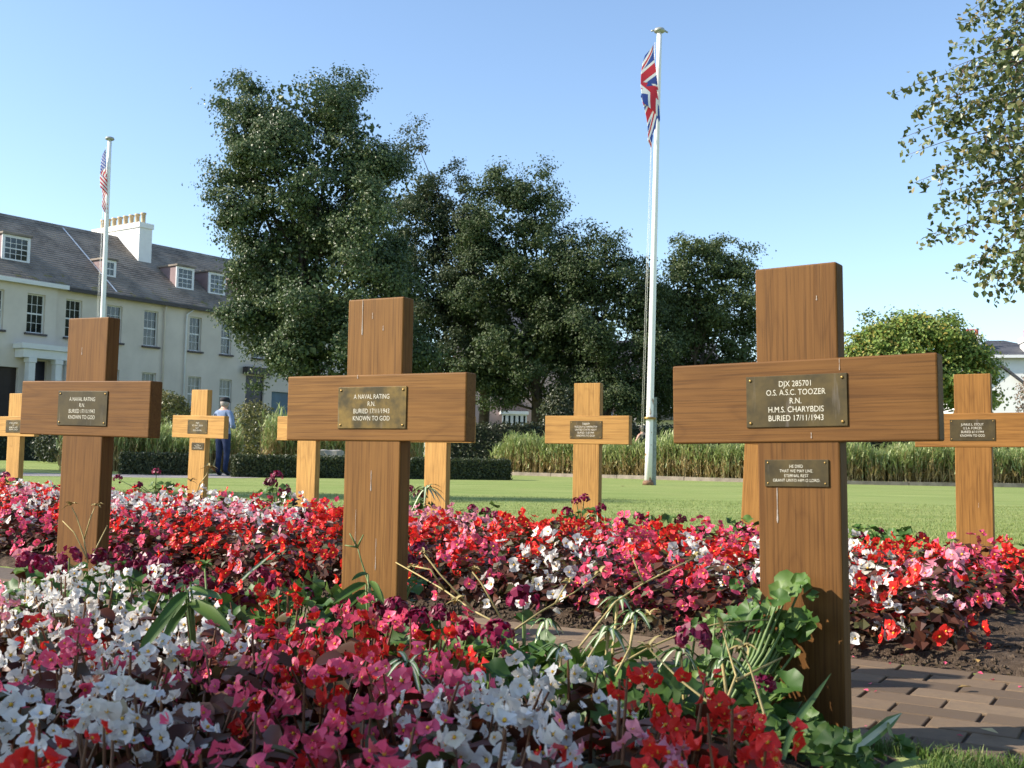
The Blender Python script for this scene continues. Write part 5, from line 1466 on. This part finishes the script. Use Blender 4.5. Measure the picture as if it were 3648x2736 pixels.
# chimney and pots
ch = MB(); ch.box(7.36, 8.18, 3.08, 7.3, 9.6, 12.55); ch.box(7.30, 8.24, 3.02, 7.36, 12.551, 12.83)
chim = ch.build('chimney', M_CHIM, house)
pt = MB(); pt.lathe([(.15, 0), (.12, .1), (.115, .48), (.15, .5), (.15, .6), (.10, .61)], 12); ptm = pt.mesh('chimney_pot', M_POT)
for i in range(8): obj('chimney_pot', ptm, chim, loc=(7.77, 3.35 + i * .52, 12.83))
pt2 = obj('roof_vent', ptm, roof, loc=(.05, 2.6, EZ + SL * 2.6 - .1)); pt2.scale = (.8, .8, .7)
def dormer(x0, x1, zt, nx, nz):
    y0 = 1.22; z0 = EZ + SL * y0; yb = (zt - EZ) / SL
    d = MB()
    d.poly([(x0 + .02, y0 + .05, z0), (x0 + .02, y0 + .05, zt - .04), (x0 + .02, yb, zt - .04)]); d.poly([(x1 - .02, y0 + .05, z0), (x1 - .02, yb, zt - .04), (x1 - .02, y0 + .05, zt - .04)])
    do = d.build('dormer', M_CHEEK, house)
    r = MB(); r.box(x0 - .06, x1 + .06, y0 - .10, yb + .1, zt - .04, zt + .05); r.build('dormer_roof', M_SLATE, do)
    t = MB(); w = .14
    t.box(x0, x0 + w, y0, y0 + .07, z0 - .04, zt - .05); t.box(x1 - w, x1, y0, y0 + .07, z0 - .04, zt - .05); t.box(x0 + w, x1 - w, y0, y0 + .07, zt - .18, zt - .05); t.box(x0 + w, x1 - w, y0, y0 + .07, z0 - .04, z0 + .1)
    t.build('dormer_frame', M_TRIM, do)
    xi, xo, zi, zo = x0 + w, x1 - w, z0 + .1, zt - .18
    gb = MB()
    for i in range(1, nx): gb.box(xi + (xo - xi) * i / nx - .012, xi + (xo - xi) * i / nx + .012, y0 + .025, y0 + .05, zi, zo)
    for j in range(1, nz): gb.box(xi, xo, y0 + .027, y0 + .048, zi + (zo - zi) * j / nz - (.025 if j == nz // 2 else .012), zi + (zo - zi) * j / nz + (.025 if j == nz // 2 else .012))
    gb.build('glazing_bars', M_TRIM, do)
    p = MB(); p.box(xi, xo, y0 + .035, y0 + .042, zi, zo); p.build('pane', M_GLASS, do)
for a, c, zt, nx, nz in ((-1.40, 0.0, 10.5, 4, 4), (4.02, 4.72, 10.15, 2, 2), (8.45, 9.62, 10.5, 3, 4), (10.62, 11.8, 10.5, 3, 4), (13.2, 14.3, 10.5, 3, 4)): dormer(a, c, zt, nx, nz)

# white house on the right
wx = at(2120, 900, 52); wx.z = 0
wh = empty('white_house', wx, rad(-13), 'white rendered house with hipped slate roof at the right edge', 'house')
def rel(xd, yd, Y, o): return at(xd, yd, Y) - o
ez = rel(2180, 770, 52, wx).z; rz = rel(2150, 722, 52, wx).z
xl = rel(2080, 770, 52, wx).x; xr = rel(2290, 770, 52, wx).x; ra = rel(2118, 722, 54, wx).x; rb_ = rel(2152, 722, 54, wx).x
wb = MB(); wh_holes = [(rel(2146, 0, 52, wx).x, rel(2162, 0, 52, wx).x, ez - 2.6, ez - 1.2)]
wall_holes(wb, xl, xr, 0, ez, 0, wh_holes, .15); wb.box(xl + .02, xr - .02, .3, 6, 0, ez - .02); wb.build('wall', M_CHIM, wh)
window(wh, *wh_holes[0], .08, 2, 2, M_TRIM, None)
rf = MB(); e = .3
A1, A2, A3, A4 = (xl - e, -e, ez), (xr + e, -e, ez), (xr + e, 6 + e, ez), (xl - e, 6 + e, ez); R1, R2 = (ra, 3, rz), (rb_, 3, rz)
rf.poly([A1, A2, R2, R1]); rf.poly([A2, A3, R2]); rf.poly([A3, A4, R1, R2]); rf.poly([A4, A1, R1])
wr = rf.build('roof', M_SLATE2, wh)
k = MB(); k.box(xl - e, xr + e, -e - .06, -e, ez - .12, ez + .02); k.build('fascia', M_TRIM, wh)
pr = MB(); pr.lathe([(.11, 0), (.095, .06), (.09, .3), (.11, .36)], 12); prm = pr.mesh('chimney_pot', M_REDPOT)
def chimney(x0, x1, z0, z1, y, npots):
    c = MB(); c.box(x0, x1, y, y + .9, z0, z1 - .25); c.box(x0 - .07, x1 + .07, y - .07, y + .97, z1 - .249, z1); co = c.build('chimney', M_CHIM, wh)
    for i in range(npots): obj('chimney_pot', prm, co, loc=(x0 + (x1 - x0) * (i + .5) / npots, y + .4, z1))
cz = rel(2105, 721, 52, wx).z
chimney(rel(2090, 0, 52, wx).x, rel(2118, 0, 52, wx).x, ez - .5, cz, .8, 3)
chimney(rel(2201, 0, 52, wx).x, rel(2228, 0, 52, wx).x, ez - .5, rel(2205, 728, 52, wx).z, .4, 2)
# lean-to gable in front
a = rel(2143, 838, 49, wx); b2 = rel(2196, 795, 49, wx)
pz = MB(); pz.prism([(a.x, a.y, 0), (a.x, a.y, a.z), (b2.x, a.y, b2.z), (b2.x + (b2.x - a.x), a.y, a.z), (b2.x + (b2.x - a.x), a.y, 0)], (0, 2.7, 0)); pz.build('porch_wall', M_CHIM, wh)
pz = MB(); dx_, dz_ = (b2.x - a.x), (b2.z - a.z)
pz.prism([(a.x - .25, a.y - .15, a.z - .25 * dz_ / dx_ + .02), (a.x - .25, a.y - .15, a.z - .25 * dz_ / dx_ + .14), (b2.x, a.y - .15, b2.z + .16), (b2.x + dx_ + .25, a.y - .15, a.z - .25 * dz_ / dx_ + .14), (b2.x + dx_ + .25, a.y - .15, a.z - .25 * dz_ / dx_ + .02), (b2.x, a.y - .15, b2.z + .04)], (0, 2.9, 0)); pz.build('porch_roof', M_SLATE2, wh)
shrub('pink_shrub', 'sparse pinkish shrub at the right edge before the white house', 2228, 870, 40, .5, 1.1, 1100, .10, [(0, (.12, .10, .06)), (1, (.36, .24, .18))], 45, 'shrubs at the right')

# houses seen under the trees
M_PINK = simple('pink_render', (0.50, 0.36, 0.32), 0.9, 0, 0.05, 1)
hp = at(1085, 940, 70); hp.z = 0
ph = empty('pink_house', hp, rad(4), 'pinkish house with a bay window seen under the trees', 'house')
wd = MB(); wn_ = (-1.0, -.45, 4.3, 5.6)
wall_holes(wd, -3.2, 4.2, 0, 8.0, 0, [wn_], .15); wd.box(-3.18, 4.18, .3, 7, 0, 7.98); wd.build('wall', M_PINK, ph)
window(ph, *wn_, .06, 1, 2, M_TRIM, None)
r_ = MB(); r_.prism([(-3.5, -.3, 8.0), (4.5, -.3, 8.0), (4.5, 3.5, 11), (-3.5, 3.5, 11)], (0, 0, .12)); r_.build('roof', M_SLATE2, ph)
x0, x1 = rel(1100, 0, 70, hp).x, rel(1152, 0, 70, hp).x
zt = rel(1125, 893, 70, hp).z; zb = rel(1125, 921, 70, hp).z
bay = MB(); bay.box(x0, x1, -1.0, -.01, 0, zb - .2); bw_ = bay.build('bay', M_TRIM, ph)
nx = 5
for i in range(nx):
    xa = x0 + (x1 - x0) * i / nx; xb = x0 + (x1 - x0) * (i + 1) / nx
    window(ph, xa + .01, xb - .01, zb - .2, zt - .1, -1.0, 1, 1, M_TRIM, None, 'bay_window', fw_=.08)
k = MB(); k.box(x0 - .1, x1 + .1, -1.12, .0, zt - .1, zt + .1); k.build('bay_cornice', M_TRIM, bw_)
k = MB(); k.poly([(x0 - .1, -1.12, zt + .1), (x1 + .1, -1.12, zt + .1), (x1 - .5, -.02, zt + 1.0), (x0 + .5, -.02, zt + 1.0)]); k.poly([(x1 + .1, -1.12, zt + .1), (x1 + .1, 0, zt + .1), (x1 - .5, -.02, zt + 1.0)]); k.poly([(x0 - .1, 0, zt + .1), (x0 - .1, -1.12, zt + .1), (x0 + .5, -.02, zt + 1.0)]); k.build('bay_roof', M_DKTRIM, bw_)

M_GREYW = simple('grey_white_render', (0.62, 0.62, 0.66), 0.9, 0, 0.05, 1)
hp = at(1290, 940, 78); hp.z = 0
th = empty('pale_terrace', hp, 0, 'row of pale grey-white houses far behind, under the trees left of the flagpole', 'house')
holes = []
for xc in (1190, 1218, 1250, 1290, 1322, 1350):
    xx = rel(xc, 0, 78, hp).x
    holes += [(xx - .35, xx + .35, 3.6, 5.2), (xx - .35, xx + .35, 1.0, 2.6)]
wd = MB(); xl = rel(1165, 0, 78, hp).x; xr = rel(1400, 0, 78, hp).x
wall_holes(wd, xl, xr, 0, 6.6, 0, holes, .18); wd.box(xl + .02, xr - .02, .4, 7, 0, 6.58); wd.build('wall', M_GREYW, th)
for h in holes: window(th, *h, .08, 1, 2, M_TRIM, None)
r_ = MB(); r_.prism([(xl - .2, -.3, 6.6), (xr + .2, -.3, 6.6), (xr + .2, 3.6, 9.2), (xl - .2, 3.6, 9.2)], (0, 0, .12)); r_.build('roof', M_SLATE2, th)
for xc in (1232, 1270, 1308, 1338):
    k = MB(); xx = rel(xc, 0, 78, hp).x; k.tube([(xx, -.1, 0), (xx, -.1, 6.5)], [.09, .09], 8); k.build('downpipe', M_DKTRIM, th)
hp = at(1440, 940, 74); hp.z = 0
bh = empty('beige_house', hp, 0, 'beige house with white sash windows right of the flagpole', 'house')
M_BEIGE = simple('beige_render', (0.52, 0.43, 0.33), 0.9, 0, 0.05, 1)
holes = []
for xc in (1420, 1441, 1465, 1495): xx = rel(xc, 0, 74, hp).x; holes += [(xx - .32, xx + .32, 3.3, 4.8)]
wd = MB(); xl = rel(1403, 0, 74, hp).x; xr = rel(1560, 0, 74, hp).x; wall_holes(wd, xl, xr, 0, 6.4, 0, holes, .18); wd.box(xl + .02, xr - .02, .4, 7, 0, 6.38); wd.build('wall', M_BEIGE, bh)
for h in holes: window(bh, *h, .08, 2, 2, M_TRIM, None)
r_ = MB(); r_.prism([(xl - .2, -.3, 6.4), (xr + .2, -.3, 6.4), (xr + .2, 3.6, 9.0), (xl - .2, 3.6, 9.0)], (0, 0, .12)); r_.build('roof', M_SLATE2, bh)
hp = at(1440, 940, 60); hp.z = 0
gh = empty('flat_roofed_garage', hp, 0, 'low white garage with a grey flat roof right of the flagpole', 'garage')
xl, xr = rel(1402, 0, 60, hp).x, rel(1520, 0, 60, hp).x; zr = rel(1440, 908, 60, hp).z; zt = rel(1440, 902, 60, hp).z
k = MB(); k.box(xl, xr, 0, 4, 0, zr); k.build('wall', M_CHIM, gh)
k = MB(); k.box(xl - .35, xr + .3, -.5, 4.4, zr + .003, zt + .10); k.build('roof', simple('grey_felt', (.13, .135, .14), .9, 0, .1, 4), gh)
k = MB(); k.box(rel(1446, 0, 60, hp).x, rel(1475, 0, 60, hp).x, -.05, -.01, .2, zr - .35); k.build('green_door', simple('green_paint', (.03, .12, .10), .5, 0, .1, 4), gh)

# ------------------------------------------------------------------ people
SKIN = simple('skin', (0.52, 0.30, 0.22), 0.55, 0, 0.08, 20)
SHIRT = simple('blue_shirt', (0.20, 0.26, 0.40), 0.85, 0, 0.15, 12, 0.3, 0.5, 14)
JEANS = simple('blue_jeans', (0.022, 0.035, 0.085), 0.9, 0, 0.3, 14, 0.3, 0.5, 16)
SHOE = simple('dark_shoe', (0.02, 0.022, 0.03), 0.6, 0, 0.2, 20)
BLACK = simple('black_cloth', (0.012, 0.012, 0.016), 0.85, 0, 0.2, 14)
HAIR = simple('grey_hair', (0.32, 0.28, 0.25), 0.7, 0, 0.2, 60)
DHAIR = simple('dark_hair', (0.025, 0.018, 0.014), 0.5, 0, 0.2, 60)
def person(label, loc, rz, joints, edges, mats, assign, scale=1.0):
    me = bpy.data.meshes.new('b'); me.from_pydata([j[:3] for j in joints], edges, [])
    o = bpy.data.objects.new('b', me); COL.objects.link(o)
    mo = o.modifiers.new('skin', 'SKIN'); mo.use_smooth_shade = True
    su = o.modifiers.new('sub', 'SUBSURF'); su.levels = 2; su.render_levels = 2
    for i, j in enumerate(joints):
        sv = me.skin_vertices[0].data[i]; sv.radius = (j[3], j[4] if len(j) > 4 else j[3]); sv.use_root = (i == 0)
    dg = bpy.context.evaluated_depsgraph_get(); dg.update()
    m2 = bpy.data.meshes.new_from_object(o.evaluated_get(dg))
    bpy.data.objects.remove(o)
    m2.name = 'body'; m2.materials.clear()
    for mt in mats: m2.materials.append(mt)
    for p in m2.polygons:
        p.material_index = assign(p.center); p.use_smooth = True
    root = empty('person', loc, rz, label, 'person')
    root.scale = (scale,) * 3
    obj('body', m2, root)
    return root
J = [(0, 0, .96, .165, .125), (0, .0, 1.12, .16, .12), (0, .0, 1.30, .175, .125), (0, -.01, 1.44, .12, .09), (0, .01, 1.52, .058), (0, .035, 1.60, .075, .085), (0, .035, 1.69, .08, .092), (0, .03, 1.745, .05, .06),
     (-.18, -.01, 1.41, .075), (-.265, -.02, 1.17, .052), (-.22, .17, 1.06, .042), (-.10, .27, 1.08, .034), (-.04, .31, 1.09, .026),
     (.18, -.01, 1.41, .075), (.275, -.03, 1.15, .055), (.19, .15, 1.09, .042), (.06, .24, 1.11, .034), (.0, .27, 1.12, .026),
     (-.09, .0, .86, .105, .115), (-.105, .02, .50, .075), (-.11, -.01, .11, .058), (-.13, .05, .045, .05), (-.145, .17, .04, .045),
     (.09, .0, .86, .105, .115), (.10, .03, .50, .075), (.085, .0, .11, .058), (.10, .06, .045, .05), (.115, .18, .04, .045), (0, .125, 1.625, .018)]
Eg = [(0, 1), (1, 2), (2, 3), (3, 4), (4, 5), (5, 6), (6, 7), (3, 8), (8, 9), (9, 10), (10, 11), (11, 12), (3, 13), (13, 14), (14, 15), (15, 16), (16, 17), (0, 18), (18, 19), (19, 20), (20, 21), (21, 22), (0, 23), (23, 24), (24, 25), (25, 26), (26, 27), (5, 28)]
def asg(c):
    if c.z > 1.485: return 0
    if c.y > .24 and c.z > .9: return 0
    if c.z > .95 or (c.z > .9 and abs(c.x) > .2): return 1
    if c.z > .085: return 2
    return 3
mp = at(482, 940, 25.0); mp.z = 0.004
man = person('man in a blue shirt, jeans and dark flat cap seen from behind on the path', mp, rad(-22), J, Eg, [SKIN, SHIRT, JEANS, SHOE], asg)
cp = MB(); cp.lathe([(.098, 1.665), (.112, 1.69), (.115, 1.73), (.095, 1.765), (.045, 1.782), (.01, 1.785)], 18, c=(0, .02, 0)); n0 = len(cp.v)
cp.v += [(-.085, .09, 1.675), (-.05, .17, 1.662), (0, .195, 1.66), (.05, .17, 1.662), (.085, .09, 1.675), (-.085, .09, 1.69), (-.05, .17, 1.674), (0, .195, 1.672), (.05, .17, 1.674), (.085, .09, 1.69)]
cp.face((n0, n0 + 1, n0 + 2, n0 + 3, n0 + 4)); cp.face((n0 + 9, n0 + 8, n0 + 7, n0 + 6, n0 + 5))
for i in range(4): cp.face((n0 + i, n0 + 5 + i, n0 + 6 + i, n0 + 1 + i))
cp.build('flat_cap', BLACK, man)
h_ = MB(); h_.lathe([(.072, 1.57), (.088, 1.60), (.096, 1.64), (.098, 1.675)], 16, c=(0, .012, 0)); h_.build('hair', HAIR, man)
for sx in (-1, 1):
    e_ = MB(); e_.lathe([(.008, -.03), (.016, -.01), (.018, .012), (.008, .03)], 8, c=(sx * .088, .04, 1.625)); e_.build('ear', SKIN, man)
bl_ = MB(); bl_.lathe([(.172, .975), (.174, .99), (.172, 1.005)], 20); blt = bl_.build('belt', SHOE, man); blt.scale = (1, .78, 1)
sp_ = MB(); sp_.tube([(-.16, -.115, 1.40), (-.2, -.135, 1.25), (-.19, -.13, 1.02)], [.012, .012, .012], 5); sp_.build('bag_strap', BLACK, man)
J2 = [(0, 0, .93, .14, .11), (0, .0, 1.06, .115, .095), (0, .0, 1.24, .145, .11), (0, -.01, 1.36, .095, .08), (0, .01, 1.43, .048), (0, .035, 1.50, .068, .078), (0, .035, 1.59, .075, .085), (0, .03, 1.64, .045, .055),
      (-.155, -.01, 1.335, .052), (-.26, .02, 1.10, .038), (-.17, .16, .98, .03), (-.10, .22, .99, .026), (-.05, .24, 1.0, .02),
      (.155, -.01, 1.335, .052), (.26, .02, 1.10, .038), (.17, .16, .98, .03), (.10, .22, .99, .026), (.05, .24, 1.0, .02)] + J[18:28] + [(0, .115, 1.525, .016)]
def asg2(c):
    if c.z > 1.37: return 0
    if abs(c.x) > .16 and c.z > .9: return 0
    if c.y > .17 and c.z > .9: return 0
    if c.z > .95: return 1
    if c.z > .085: return 2
    return 3
wp = at(1388, 950, 36.5); wp.z = 0
wm = person('person in a black sleeveless top behind the tall plants, half hidden by the flagpole', wp, rad(30), J2, Eg, [SKIN, BLACK, JEANS, SHOE], asg2)
h_ = MB(); h_.lathe([(.05, 1.44), (.085, 1.50), (.095, 1.57), (.092, 1.63), (.06, 1.675), (.01, 1.685)], 16, c=(0, .012, 0)); h_.build('hair', DHAIR, wm)

print('objects', len(bpy.data.objects))
